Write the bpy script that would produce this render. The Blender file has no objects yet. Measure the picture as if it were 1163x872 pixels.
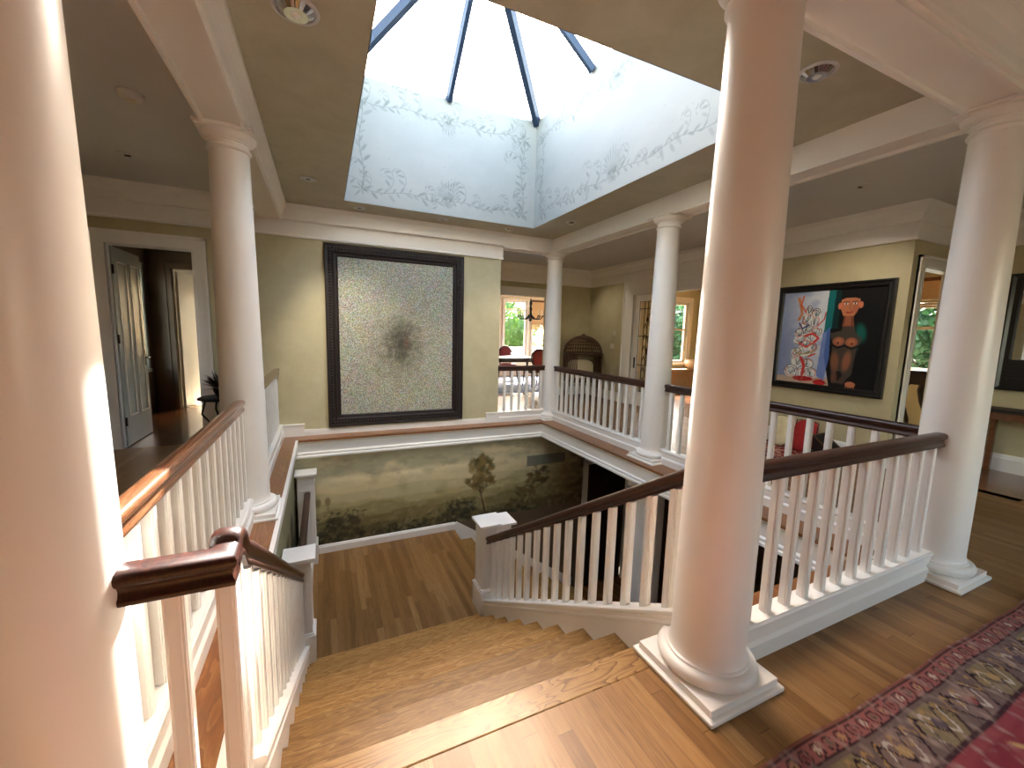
import bpy, bmesh, math, random
import numpy as np
from mathutils import Vector, Matrix
random.seed(7); RNG=np.random.default_rng(11)
PI=math.pi
S=bpy.context.scene
COL=S.collection

# ------------------------------------------------------------------ helpers
def lin(c):
    c=np.asarray(c,float)/255.
    return np.where(c<=.04045,c/12.92,((c+.055)/1.055)**2.4)
def rgba(r,g,b): return tuple(float(v) for v in lin((r,g,b)))+(1.,)

class NT:
    def __init__(s,mat): s.t=mat.node_tree; s.n=s.t.nodes; s.l=s.t.links
    def add(s,kind,**kw):
        n=s.n.new('ShaderNode'+kind)
        for k,v in kw.items(): setattr(n,k,v)
        return n
    def link(s,a,b): s.l.new(a,b)
    def val(s,sock,v):
        if hasattr(v,'is_output'): s.l.new(v,sock)
        else: sock.default_value=v
    def math(s,op,a,b=0.,c=None):
        n=s.add('Math',operation=op); s.val(n.inputs[0],a); s.val(n.inputs[1],b)
        if c is not None: s.val(n.inputs[2],c)
        return n.outputs[0]
    def comb(s,x,y,z):
        n=s.add('CombineXYZ'); s.val(n.inputs[0],x); s.val(n.inputs[1],y); s.val(n.inputs[2],z); return n.outputs[0]
    def noise(s,vec,scale,detail=3.,rough=.5,dist=0.):
        n=s.add('TexNoise'); s.link(vec,n.inputs['Vector']); n.inputs['Scale'].default_value=scale
        n.inputs['Detail'].default_value=detail; n.inputs['Roughness'].default_value=rough; n.inputs['Distortion'].default_value=dist
        return n.outputs['Fac']
    def ramp(s,fac,stops):
        n=s.add('ValToRGB'); e=n.color_ramp.elements
        while len(e)<len(stops): e.new(.5)
        for el,(p,c) in zip(e,stops): el.position=p; el.color=c
        s.link(fac,n.inputs[0]); return n.outputs[0]
    def mix(s,f,a,b,mode='MIX'):
        n=s.add('Mix',data_type='RGBA',blend_type=mode); s.val(n.inputs[0],f); s.val(n.inputs[6],a); s.val(n.inputs[7],b); return n.outputs[2]
    def bump(s,h,strength,dist,bsdf):
        n=s.add('Bump'); n.inputs['Strength'].default_value=strength; n.inputs['Distance'].default_value=dist
        s.link(h,n.inputs['Height']); s.link(n.outputs[0],bsdf.inputs['Normal'])

def material(name,color=(.8,.8,.8,1),rough=.5,metal=0.,coat=0.,spec=.5):
    m=bpy.data.materials.new(name); m.use_nodes=True
    b=m.node_tree.nodes['Principled BSDF']
    b.inputs['Base Color'].default_value=color; b.inputs['Roughness'].default_value=rough
    b.inputs['Metallic'].default_value=metal; b.inputs['Coat Weight'].default_value=coat
    b.inputs['Coat Roughness'].default_value=.12; b.inputs['Specular IOR Level'].default_value=spec
    return m
def bsdf(m): return m.node_tree.nodes['Principled BSDF']
def pos(n): return n.add('NewGeometry').outputs['Position']
def obj_co(n): return n.add('TexCoord').outputs['Object']

def mottled(name,c1,c2,scale=3.,rough=.6,bump=0.,fine=0.,coat=0.):
    m=material(name,c1,rough,coat=coat); n=NT(m); p=pos(n)
    f=n.noise(p,scale,6.,.6,.4)
    c=n.ramp(f,[(.3,c1),(.7,c2)])
    n.link(c,bsdf(m).inputs['Base Color'])
    if bump: n.bump(n.noise(p,60.,3.),bump,.004,bsdf(m))
    return m

def planks(name,stops,w=.06,L=1.1,along='y',rough=.3,coat=.25):
    m=material(name,rough=rough,coat=coat); n=NT(m); p=pos(n)
    sp=n.add('SeparateXYZ'); n.link(p,sp.inputs[0])
    X,Y=(sp.outputs[0],sp.outputs[1]) if along=='y' else (sp.outputs[1],sp.outputs[0])
    xs=n.math('DIVIDE',X,w); row=n.math('FLOOR',xs); fx=n.math('FRACT',xs)
    wn=n.add('TexWhiteNoise',noise_dimensions='1D'); n.link(row,wn.inputs['W'])
    ys=n.math('ADD',n.math('DIVIDE',Y,L),n.math('MULTIPLY',wn.outputs['Value'],7.3))
    colm=n.math('FLOOR',ys); fy=n.math('FRACT',ys)
    w2=n.add('TexWhiteNoise',noise_dimensions='2D'); n.link(n.comb(row,colm,0.),w2.inputs['Vector'])
    g=n.noise(n.comb(n.math('MULTIPLY',X,38.),n.math('MULTIPLY',Y,2.2),n.math('MULTIPLY',w2.outputs['Value'],37.)),1.,5.,.62,1.2)
    g2=n.noise(n.comb(n.math('MULTIPLY',X,190.),n.math('MULTIPLY',Y,7.),n.math('MULTIPLY',w2.outputs['Value'],11.)),1.,2.,.5)
    f=n.math('ADD',n.math('MULTIPLY',w2.outputs['Value'],.38),n.math('ADD',n.math('MULTIPLY',g,.55),n.math('MULTIPLY',g2,.3)))
    c=n.ramp(f,stops)
    c=n.mix(n.ramp(g2,[(.52,(0,0,0,1)),(.72,(.5,.5,.5,1))]),c,rgba(74,46,22))
    gap=n.math('MAXIMUM',n.math('LESS_THAN',fx,.022),n.math('LESS_THAN',fy,.0022))
    c=n.mix(n.math('MULTIPLY',gap,.6),c,rgba(52,30,14))
    n.link(c,bsdf(m).inputs['Base Color'])
    n.val(bsdf(m).inputs['Roughness'],n.math('ADD',n.math('MULTIPLY',g,.14),rough-.07))
    n.bump(n.math('SUBTRACT',n.math('MULTIPLY',g2,.15),gap),.25,.0015,bsdf(m))
    return m

def figured(name,stops,along='x',freq=1.,rough=.3,coat=.3,strong=.5,offset=0.,wave=13.,vary=0.):
    """one wide board of plain or quarter sawn wood: flowing cathedral grain"""
    m=material(name,rough=rough,coat=coat); n=NT(m); p=pos(n)
    sp=n.add('SeparateXYZ'); n.link(p,sp.inputs[0])
    A,B=(sp.outputs[0],sp.outputs[1]) if along=='x' else (sp.outputs[1],sp.outputs[0])
    Z=sp.outputs[2]
    v=n.comb(n.math('MULTIPLY',A,1.6*freq),n.math('MULTIPLY',B,9.*freq),n.math('ADD',n.math('MULTIPLY',Z,23.),offset))
    big=n.noise(v,1.,2.,.45,.5)
    rings=n.math('FRACT',n.math('MULTIPLY',big,wave))
    fine=n.noise(n.comb(n.math('MULTIPLY',A,9.*freq),n.math('MULTIPLY',B,160.),Z),1.,3.,.6)
    ring=n.math('POWER',rings,2.2)
    f=n.math('ADD',n.math('MULTIPLY',ring,strong),n.math('MULTIPLY',fine,1.-strong))
    pore=n.noise(n.comb(n.math('MULTIPLY',A,26.),n.math('MULTIPLY',B,420.),n.math('MULTIPLY',Z,50.)),1.,2.,.6)
    c=n.ramp(f,stops)
    c=n.mix(n.ramp(pore,[(.52,(0,0,0,1)),(.7,(.45,.45,.45,1))]),c,rgba(84,54,26))
    oi=n.add('ObjectInfo'); v=n.math('ADD',n.math('MULTIPLY',oi.outputs['Random'],vary),1.-vary*.6)
    c=n.mix(1.,c,n.comb(v,v,v),'MULTIPLY')
    n.link(c,bsdf(m).inputs['Base Color'])
    return m

def painted(name,rough=.55,spec=.4,coat=0.):
    m=material(name,rough=rough,spec=spec,coat=coat); n=NT(m)
    a=n.add('Attribute',attribute_name='paint'); n.link(a.outputs['Color'],bsdf(m).inputs['Base Color'])
    return m

def glass(name,tint=(.96,.98,1,1),refl=.06):
    m=bpy.data.materials.new(name); m.use_nodes=True; n=NT(m)
    for x in list(n.n): n.n.remove(x)
    o=n.add('OutputMaterial'); t=n.add('BsdfTransparent'); g=n.add('BsdfGlossy'); mx=n.add('MixShader')
    t.inputs[0].default_value=tint; g.inputs['Roughness'].default_value=.02
    lw=n.add('LayerWeight'); lw.inputs[0].default_value=.5
    fr=n.math('ADD',n.math('MULTIPLY',n.math('POWER',lw.outputs['Facing'],5.),.5),.035)
    n.link(fr,mx.inputs[0]); n.link(t.outputs[0],mx.inputs[1]); n.link(g.outputs[0],mx.inputs[2]); n.link(mx.outputs[0],o.inputs[0])
    return m

# ------------------------------------------------------------------ mesh builder
class MB:
    def __init__(s): s.v=[]; s.f=[]
    def add(s,vs,fs):
        b=len(s.v); s.v.extend(tuple(map(float,v)) for v in vs); s.f.extend(tuple(b+i for i in f) for f in fs); return s
    def box(s,x0,x1,y0,y1,z0,z1):
        x0,x1=sorted((x0,x1)); y0,y1=sorted((y0,y1)); z0,z1=sorted((z0,z1))
        return s.add([(x,y,z) for z in (z0,z1) for y in (y0,y1) for x in (x0,x1)],
            [(0,2,3,1),(4,5,7,6),(0,1,5,4),(1,3,7,5),(3,2,6,7),(2,0,4,6)])
    def cbox(s,x0,x1,y0,y1,z0,z1,c=.004):
        """box whose four vertical and eight horizontal edges are chamfered"""
        x0,x1=sorted((x0,x1)); y0,y1=sorted((y0,y1)); z0,z1=sorted((z0,z1))
        bm=bmesh.new(); r=bmesh.ops.create_cube(bm,size=1.)
        for v in bm.verts: v.co=Vector((x0+(v.co.x+.5)*(x1-x0),y0+(v.co.y+.5)*(y1-y0),z0+(v.co.z+.5)*(z1-z0)))
        bmesh.ops.bevel(bm,geom=bm.edges[:],offset=c,segments=2,affect='EDGES',profile=.5)
        return s.bm(bm)
    def bm(s,bm):
        bm.verts.index_update()
        s.add([v.co[:] for v in bm.verts],[[v.index for v in f.verts] for f in bm.faces]); bm.free(); return s
    def prism(s,prof,p0,p1,side,up=(0,0,1)):
        """profile of (a,b) points swept straight from p0 to p1, vertical end cuts"""
        p0,p1,sd,up=Vector(p0),Vector(p1),Vector(side),Vector(up); n=len(prof)
        vs=[p+sd*a+up*b for p in (p0,p1) for a,b in prof]
        fs=[(i,(i+1)%n,n+(i+1)%n,n+i) for i in range(n)]+[tuple(range(n))[::-1],tuple(range(n,2*n))]
        return s.add(vs,fs)
    def mould(s,prof,p0,p1,side,m0=0.,m1=0.):
        """like prism, each end slid along the run by m*(stand-out): a mitre"""
        p0,p1,sd=Vector(p0),Vector(p1),Vector(side); d=(p1-p0).normalized(); n=len(prof)
        vs=[p+sd*a+d*(mm*a)+Vector((0,0,b)) for p,mm in ((p0,m0),(p1,m1)) for a,b in prof]
        fs=[(i,(i+1)%n,n+(i+1)%n,n+i) for i in range(n)]+[tuple(range(n))[::-1],tuple(range(n,2*n))]
        return s.add(vs,fs)
    def path(s,prof,pts,side,up=(0,0,1)):
        n=len(prof); sd,up=Vector(side),Vector(up)
        vs=[Vector(p)+sd*a+up*b for p in pts for a,b in prof]; fs=[]
        for k in range(len(pts)-1): fs+=[(k*n+i,k*n+(i+1)%n,(k+1)*n+(i+1)%n,(k+1)*n+i) for i in range(n)]
        fs+=[tuple(range(n))[::-1],tuple(range((len(pts)-1)*n,len(pts)*n))]
        return s.add(vs,fs)
    def lathe(s,prof,c=(0,0,0),seg=40):
        """(r,z) profile turned about a vertical axis"""
        n=len(prof); vs=[];fs=[]
        for k in range(seg):
            a=2*PI*k/seg
            vs+=[(c[0]+r*math.cos(a),c[1]+r*math.sin(a),c[2]+z) for r,z in prof]
        for k in range(seg):
            k2=(k+1)%seg
            fs+=[(k*n+i,k2*n+i,k2*n+i+1,k*n+i+1) for i in range(n-1)]
        fs+=[tuple(k*n+n-1 for k in range(seg)),tuple(k*n for k in range(seg))[::-1]]
        return s.add(vs,fs)
    def tube(s,pts,r,seg=8):
        pts=[Vector(p) for p in pts]; rr=r if hasattr(r,'__len__') else [r]*len(pts); vs=[];fs=[]
        prev=None
        for i,p in enumerate(pts):
            t=(pts[min(i+1,len(pts)-1)]-pts[max(i-1,0)]).normalized()
            if prev is None: prev=t.orthogonal().normalized()
            u=(prev-t*prev.dot(t)); u=u.normalized() if u.length>1e-6 else t.orthogonal().normalized(); prev=u; w=t.cross(u)
            vs+=[p+(u*math.cos(2*PI*k/seg)+w*math.sin(2*PI*k/seg))*rr[i] for k in range(seg)]
        for i in range(len(pts)-1): fs+=[(i*seg+k,i*seg+(k+1)%seg,(i+1)*seg+(k+1)%seg,(i+1)*seg+k) for k in range(seg)]
        fs+=[tuple(range(seg))[::-1],tuple(range((len(pts)-1)*seg,len(pts)*seg))]
        return s.add(vs,fs)
    def ball(s,c,rx,ry=None,rz=None,seg=16,rings=10,pw=1.):
        ry=ry or rx; rz=rz or rx; vs=[];fs=[]
        sg=lambda t:math.copysign(abs(t)**pw,t)
        for i in range(rings+1):
            th=PI*i/rings
            for k in range(seg):
                a=2*PI*k/seg
                vs.append((c[0]+rx*sg(math.sin(th))*sg(math.cos(a)),c[1]+ry*sg(math.sin(th))*sg(math.sin(a)),c[2]+rz*sg(math.cos(th))))
        for i in range(rings): fs+=[(i*seg+k,(i+1)*seg+k,(i+1)*seg+(k+1)%seg,i*seg+(k+1)%seg) for k in range(seg)]
        return s.add(vs,fs)
    def build(s,name,mat,parent=None,smooth=None):
        me=bpy.data.meshes.new(name)
        o0=world_loc(parent) if parent else Vector((0,0,0))
        me.from_pydata([(v[0]-o0.x,v[1]-o0.y,v[2]-o0.z) for v in s.v],[],s.f)
        bm=bmesh.new(); bm.from_mesh(me); bmesh.ops.remove_doubles(bm,verts=bm.verts,dist=1e-6)
        bmesh.ops.recalc_face_normals(bm,faces=bm.faces); bm.to_mesh(me); bm.free()
        me.materials.append(mat)
        o=bpy.data.objects.new(name,me); COL.objects.link(o)
        if parent: o.parent=parent
        if smooth is not None:
            me.polygons.foreach_set('use_smooth',[True]*len(me.polygons)); me.set_sharp_from_angle(angle=math.radians(smooth))
        return o
def world_loc(o):
    v=Vector((0,0,0))
    while o: v=v+o.location; o=o.parent
    return v

def tag(o,label=None,cat=None,group=None,kind=None):
    if label: o['label']=label
    if cat: o['category']=cat
    if group: o['group']=group
    if kind: o['kind']=kind
    return o
def thing(name,label,cat,loc=(0,0,0),group=None,kind='thing'):
    o=bpy.data.objects.new(name,None); COL.objects.link(o); o.location=loc; o.empty_display_size=.1
    return tag(o,label,cat,group,kind)
def struct(name,mb,mat,parent=None,smooth=None):
    o=mb.build(name,mat,parent,smooth)
    if parent is None: o['kind']='structure'
    return o
def clone(o,parent=None,loc=None,name=None):
    c=o.copy(); COL.objects.link(c)
    if parent: c.parent=parent
    if loc is not None: c.location=loc
    return c

# ------------------------------------------------------------------ painted canvases (pattern of the painted thing itself)
def fbm(nx,ny,sx,sy,octv=5,seed=0,rough=.55):
    r=np.random.default_rng(seed); out=np.zeros((ny,nx)); amp=1.;tot=0.
    for o in range(octv):
        gx,gy=max(2,int(sx*2**o)+2),max(2,int(sy*2**o)+2)
        g=r.random((gy,gx)); xx=np.linspace(0,gx-1.001,nx); yy=np.linspace(0,gy-1.001,ny)
        xi=xx.astype(int); yi=yy.astype(int); fx=xx-xi; fy=yy-yi; fx=fx*fx*(3-2*fx); fy=fy*fy*(3-2*fy)
        a=g[np.ix_(yi,xi)]*(1-fx)+g[np.ix_(yi,xi+1)]*fx; b=g[np.ix_(yi+1,xi)]*(1-fx)+g[np.ix_(yi+1,xi+1)]*fx
        out+=amp*(a*(1-fy[:,None])+b*fy[:,None]); tot+=amp; amp*=rough
    return out/tot
class Canvas:
    """w x h metres, colour at the vertices of a fine grid; (0,0) is the lower left corner"""
    def __init__(s,w,h,step,base):
        s.w,s.h=w,h; s.nx=int(w/step)+2; s.ny=int(h/step)+2
        s.a=np.tile(lin(base),(s.ny,s.nx,1)); s.X,s.Y=np.meshgrid(np.linspace(0,w,s.nx),np.linspace(0,h,s.ny))
    def blend(s,mask,col):
        m=np.clip(mask,0,1)[...,None]; s.a=s.a*(1-m)+(lin(col) if np.ndim(col)==1 else col)*m
    def win(s,x0,x1,y0,y1):
        i0=max(0,int(x0/s.w*(s.nx-1))-1); i1=min(s.nx,int(x1/s.w*(s.nx-1))+3)
        j0=max(0,int(y0/s.h*(s.ny-1))-1); j1=min(s.ny,int(y1/s.h*(s.ny-1))+3)
        return slice(max(j0,0),max(j1,0)),slice(max(i0,0),max(i1,0))
    def _put(s,sl,mask,col):
        m=np.clip(mask,0,1)[...,None]; s.a[sl]=s.a[sl]*(1-m)+lin(col)*m
    def stroke(s,pts,w,col,alpha=1.,soft=.5,taper=False):
        pts=np.array(pts,float); e=w*1.5+.002
        sl=s.win(pts[:,0].min()-e,pts[:,0].max()+e,pts[:,1].min()-e,pts[:,1].max()+e)
        X,Y=s.X[sl],s.Y[sl]
        if X.size==0: return
        best=np.full(X.shape,9.)
        n=len(pts)-1
        for k in range(n):
            p,q=pts[k],pts[k+1]; d=q-p; L=max(d@d,1e-12)
            t=np.clip(((X-p[0])*d[0]+(Y-p[1])*d[1])/L,0,1)
            ww=w if not taper else w*(1-.85*(k+t)/n)
            best=np.minimum(best,np.hypot(X-p[0]-t*d[0],Y-p[1]-t*d[1])/ww)
        s._put(sl,np.clip((1-best)/soft,0,1)*alpha,col)
    def ell(s,cx,cy,rx,ry,col,alpha=1.,soft=.2,rot=0.,noise=None,namp=0.):
        r=max(rx,ry)*1.5; sl=s.win(cx-r,cx+r,cy-r,cy+r); X,Y=s.X[sl]-cx,s.Y[sl]-cy
        if X.size==0: return
        c,sn=math.cos(rot),math.sin(rot)
        d=np.hypot((X*c+Y*sn)/rx,(-X*sn+Y*c)/ry)
        if noise is not None: d=d+(noise[sl]-.5)*namp
        s._put(sl,np.clip((1-d)/soft,0,1)*alpha,col)
    def poly(s,pts,col,alpha=1.):
        pts=np.array(pts,float); sl=s.win(pts[:,0].min(),pts[:,0].max(),pts[:,1].min(),pts[:,1].max()); X,Y=s.X[sl],s.Y[sl]
        if X.size==0: return
        ins=np.zeros(X.shape,bool); n=len(pts)
        for i in range(n):
            x1,y1=pts[i]; x2,y2=pts[(i+1)%n]
            if y1==y2: continue
            ins^=((y1>Y)!=(y2>Y))&(X<(x2-x1)*(Y-y1)/(y2-y1)+x1)
        s._put(sl,ins*alpha,col)
    def leaf(s,x,y,ang,L,w,col,alpha=1.):
        s.ell(x+math.cos(ang)*L/2,y+math.sin(ang)*L/2,L/2,w/2,col,alpha,.5,ang)
    def mesh(s,name,mat,origin,ux,uy,parent=None,bulge=None):
        o0=Vector(origin); ux,uy=Vector(ux),Vector(uy); nv=s.nx*s.ny
        base=np.array(o0-(world_loc(parent) if parent else Vector((0,0,0))))
        P=base+s.X[...,None]*np.array(ux)+s.Y[...,None]*np.array(uy)
        if bulge is not None: P=P+bulge[...,None]*np.array(ux.cross(uy))
        me=bpy.data.meshes.new(name)
        idx=np.arange(nv).reshape(s.ny,s.nx)
        q=np.stack([idx[:-1,:-1],idx[:-1,1:],idx[1:,1:],idx[1:,:-1]],-1).reshape(-1,4)
        me.vertices.add(nv); me.vertices.foreach_set('co',P.reshape(-1).astype(np.float32))
        me.loops.add(q.size); me.loops.foreach_set('vertex_index',q.reshape(-1).astype(np.int32))
        me.polygons.add(len(q)); me.polygons.foreach_set('loop_start',np.arange(0,q.size,4,dtype=np.int32))
        me.polygons.foreach_set('loop_total',np.full(len(q),4,dtype=np.int32))
        me.update(calc_edges=True)
        at=me.color_attributes.new('paint','FLOAT_COLOR','POINT')
        at.data.foreach_set('color',np.concatenate([s.a.reshape(-1,3),np.ones((nv,1))],1).astype(np.float32).reshape(-1))
        me.materials.append(mat); me.polygons.foreach_set('use_smooth',[True]*len(me.polygons))
        o=bpy.data.objects.new(name,me); COL.objects.link(o)
        if parent: o.parent=parent
        return o

# ------------------------------------------------------------------ materials
M={}
M['white']=mottled('white_gloss_paint',rgba(236,231,222),rgba(240,236,228),2.,.32)
M['offwhite']=mottled('white_ceiling_paint',rgba(204,203,199),rgba(210,209,205),1.5,.6)
M['plaster']=mottled('olive_tan_plaster',rgba(184,173,136),rgba(198,188,152),3.5,.55,.05)
M['ceilplaster']=mottled('tan_ceiling_plaster',rgba(172,165,140),rgba(188,182,158),4.,.45,.04)
M['cream']=mottled('cream_plaster',rgba(222,204,178),rgba(230,214,190),3.,.6)
M['palewood']=mottled('pale_window_paint',rgba(232,222,210),rgba(238,229,218),3.,.45)
M['oak']=planks('golden_oak_planks',[(.2,rgba(82,54,26)),(.45,rgba(120,84,44)),(.7,rgba(140,102,58)),(.95,rgba(164,128,82))],.062,1.5,rough=.36,coat=.06)
M['darkoak']=planks('dark_oak_planks',[(.25,rgba(78,46,24)),(.6,rgba(112,70,38)),(.95,rgba(136,90,52))],.062,1.3,rough=.24,coat=.4)
M['tread']=figured('quarter_sawn_oak',[(.2,rgba(108,74,34)),(.42,rgba(150,110,58)),(.62,rgba(168,130,76)),(.85,rgba(190,156,104))],'x',1.5,.36,.06,.22,0.,8.,.7)
M['nosing']=figured('plain_sawn_oak',[(.05,rgba(154,120,72)),(.45,rgba(140,104,58)),(.7,rgba(112,78,42)),(.95,rgba(58,38,20))],'x',1.2,.34,.1,.66,3.,15.)
M['ledge']=figured('ledge_oak',[(.1,rgba(118,70,32)),(.5,rgba(142,90,46)),(.85,rgba(164,112,62)),(1.,rgba(92,54,26))],'y',1.,.35,.3,.5,1.,11.)
M['mahog']=figured('mahogany_rail',[(.1,rgba(36,15,10)),(.5,rgba(52,22,15)),(.9,rgba(76,35,23)),(1.,rgba(36,15,10))],'x',1.,.36,.1,.4,0.,10.)
M['mahogy']=figured('mahogany_rail_long',[(.1,rgba(36,15,10)),(.5,rgba(52,22,15)),(.9,rgba(76,35,23)),(1.,rgba(36,15,10))],'y',1.,.36,.1,.4,0.,10.)
for k_,sp_ in (('tread',.25),('nosing',.3),('oak',.3)): bsdf(M[k_]).inputs['Specular IOR Level'].default_value=sp_
M['walnut']=figured('walnut_rail',[(.1,rgba(84,48,28)),(.5,rgba(112,70,44)),(.9,rgba(140,94,62)),(1.,rgba(76,44,28))],'y',1.,.25,.5,.4,0.,10.)
M['blackwood']=mottled('black_carved_frame',rgba(26,17,13),rgba(40,27,21),20.,.55); bsdf(M['blackwood']).inputs['Specular IOR Level'].default_value=.4
M['black']=material('black_gloss',rgba(18,17,17),.3)
M['iron']=material('black_iron',rgba(22,20,20),.45,.6)
M['bronze']=material('dark_bronze',rgba(40,32,26),.4,.7)
M['bluemetal']=material('blue_grey_metal',rgba(44,62,88),.4,.3)
M['chrome']=material('chrome_reflector',rgba(225,225,225),.12,1.)
M['darkwood']=mottled('dark_panel_wood',rgba(40,24,15),rgba(58,36,22),5.,.4)
M['doorpaint']=mottled('sage_white_door_paint',rgba(164,170,160),rgba(174,179,170),2.,.4)
M['glass']=glass('clear_glass')
M['mirror']=material('mirror_silver',rgba(235,238,236),.02,1.)
M['redcloth']=mottled('dark_red_velvet',rgba(96,18,20),rgba(128,30,30),30.,.8)
M['redcush']=mottled('red_cushion_cloth',rgba(150,24,26),rgba(176,40,38),26.,.85)
M['creamcush']=mottled('cream_cushion_cloth',rgba(206,188,140),rgba(224,210,172),14.,.85)
M['linen']=mottled('linen',rgba(222,205,168),rgba(232,220,190),20.,.9)
M['wicker']=mottled('brown_wicker',rgba(72,48,32),rgba(100,70,46),60.,.6)
M['shade']=mottled('woven_shade',rgba(190,150,108),rgba(206,170,128),40.,.8)
M['ceramic']=mottled('pale_clay',rgba(206,184,156),rgba(220,202,178),9.,.6)
M['leafdark']=mottled('dark_leaves',rgba(28,30,18),rgba(52,34,24),30.,.6)
M['trunk']=mottled('bark',rgba(86,66,50),rgba(110,88,68),8.,.9)
M['lawn']=mottled('lawn',rgba(112,110,96),rgba(130,128,112),.6,.9)
M['plate']=material('switch_plate',rgba(214,206,184),.4)
M['grille']=material('grille_paint',rgba(120,120,104),.5)
M['candle']=material('candle_cream',rgba(230,215,190),.5)
M['hall']=mottled('brown_hall_shade',rgba(96,78,58),rgba(112,92,70),3.,.6)  # dark brown that carries the dimness of the lower hall in its colour
M['paint']=painted('mural_paint',.6)
M['shaft']=painted('shaft_plaster',.6)
M['rugmat']=painted('wool_pile',.95,.1)
M['canvas']=painted('oil_canvas',.6,.25)
def leafmat(name,c1,c2):
    m=bpy.data.materials.new(name); m.use_nodes=True; n=NT(m); b=bsdf(m); b.inputs['Roughness'].default_value=.55
    c=n.ramp(n.noise(pos(n),1.6,4.,.7),[(.3,c1),(.7,c2)]); n.link(c,b.inputs['Base Color'])
    t=n.add('BsdfTranslucent'); n.link(c,t.inputs[0]); mx=n.add('MixShader'); mx.inputs[0].default_value=.38
    n.link(b.outputs[0],mx.inputs[1]); n.link(t.outputs[0],mx.inputs[2]); n.link(mx.outputs[0],n.n['Material Output'].inputs[0])
    return m
M['leaf1']=leafmat('leaf_yellow_green',rgba(44,76,20),rgba(84,118,40))
M['leaf2']=leafmat('leaf_blue_green',rgba(34,68,38),rgba(70,106,60))
def speckle():
    m=material('speckled_canvas',rough=.55); n=NT(m); p=obj_co(n)
    f=n.noise(p,64.,3.,.85); c=n.ramp(f,[(.3,rgba(64,58,42)),(.42,rgba(120,114,92)),(.5,rgba(158,155,134)),(.58,rgba(192,190,174)),(.7,rgba(226,222,210))])
    h=n.add('TexNoise'); n.link(p,h.inputs['Vector']); h.inputs['Scale'].default_value=42.; h.inputs['Detail'].default_value=2.
    c=n.mix(.55,c,h.outputs['Color'],'OVERLAY')
    h2=n.add('TexNoise'); n.link(p,h2.inputs['Vector']); h2.inputs['Scale'].default_value=5.; h2.inputs['Detail'].default_value=3.
    c=n.mix(.35,c,h2.outputs['Color'],'SOFT_LIGHT')
    sp=n.add('SeparateXYZ'); n.link(p,sp.inputs[0])
    def blob(cx,cz,rx,rz):
        a=n.math('DIVIDE',n.math('SUBTRACT',sp.outputs[0],cx),rx); b=n.math('DIVIDE',n.math('SUBTRACT',sp.outputs[2],cz),rz)
        d=n.math('SQRT',n.math('ADD',n.math('MULTIPLY',a,a),n.math('MULTIPLY',b,b)))
        d=n.math('ADD',d,n.math('MULTIPLY',n.math('SUBTRACT',n.noise(p,9.,4.,.7),.5),1.6))
        cl=n.add('Clamp'); n.link(n.math('SUBTRACT',1.1,d),cl.inputs[0]); return cl.outputs[0]
    c=n.mix(n.math('MULTIPLY',blob(0.,-.1,.62,.85),.4),c,rgba(140,130,96))
    k=n.math('MULTIPLY',n.ramp(n.noise(p,70.,3.,.8),[(.35,(1,1,1,1)),(.6,(.25,.25,.25,1))]),1.)
    c=n.mix(n.math('MULTIPLY',blob(.02,-.12,.42,.52),k),c,rgba(80,70,50))
    c=n.mix(n.math('MULTIPLY',blob(.03,-.04,.24,.36),.8),c,rgba(44,42,30))
    c=n.mix(n.math('MULTIPLY',blob(.1,-.05,.05,.14),.35),c,rgba(120,60,40))
    n.link(c,bsdf(m).inputs['Base Color']); n.bump(f,.3,.004,bsdf(m)); return m
M['speckle']=speckle()

# ------------------------------------------------------------------ key measures (metres; z=0 is the upper floor)
W=2.03; YB=2.453; YC=4.906            # column grid
HS,HC=2.75,2.935                      # beam soffit, ceilings
LX,RX,FY=-1.80,1.723,4.625            # edges of the stairwell opening
RISE,RUN,Y0=.1797,.2886,.213          # stairs: nose k at (Y0+k*RUN, -k*RISE)
SXL,SXR=-1.66,-.064                   # faces of the stair curbs
LAND=-9*RISE; LOW=-18*RISE
MUR=4.73; FW=4.89
SX0,SX1,SY0,SY1,HT=-1.205,1.317,.835,4.332,4.341   # skylight shaft

# ================================================================== setting
f=MB()
for b in ((-4.2,5.62,-4.,0.098),(-4.2,LX-.06,.22,FW),(-4.2,SXL,.098,.22),(SXR-.02,1.3,.098,.2),(1.3,5.62,.098,.2),(RX+.08,4.5,.2,7.35),(1.055,RX+.08,FY+.08,7.35),(LX-.06,1.055,FY+.08,5.05)):
    f.box(b[0],b[1],b[2],b[3],-.2,0)
struct('floor',f,M['oak'])
f=MB().box(4.5,8.,1.25,7.3,-.2,0).box(4.38,5.62,.225,1.37,-.2,0); struct('floor_sunroom',f,M['darkoak'])
f=MB().box(-1.,6.5,7.35,11.5,-.2,0); struct('floor_dining',f,M['darkoak'])
f=MB().box(-4.6,-1.,5.04,7.62,-.2,0).box(-3.59,-2.83,FW,5.04,-.2,0); struct('floor_passage',f,M['darkoak'])
struct('floor_lower',MB().box(-1.9,5.2,0,MUR+.1,LOW-.1,LOW),M['darkoak'])

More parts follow.
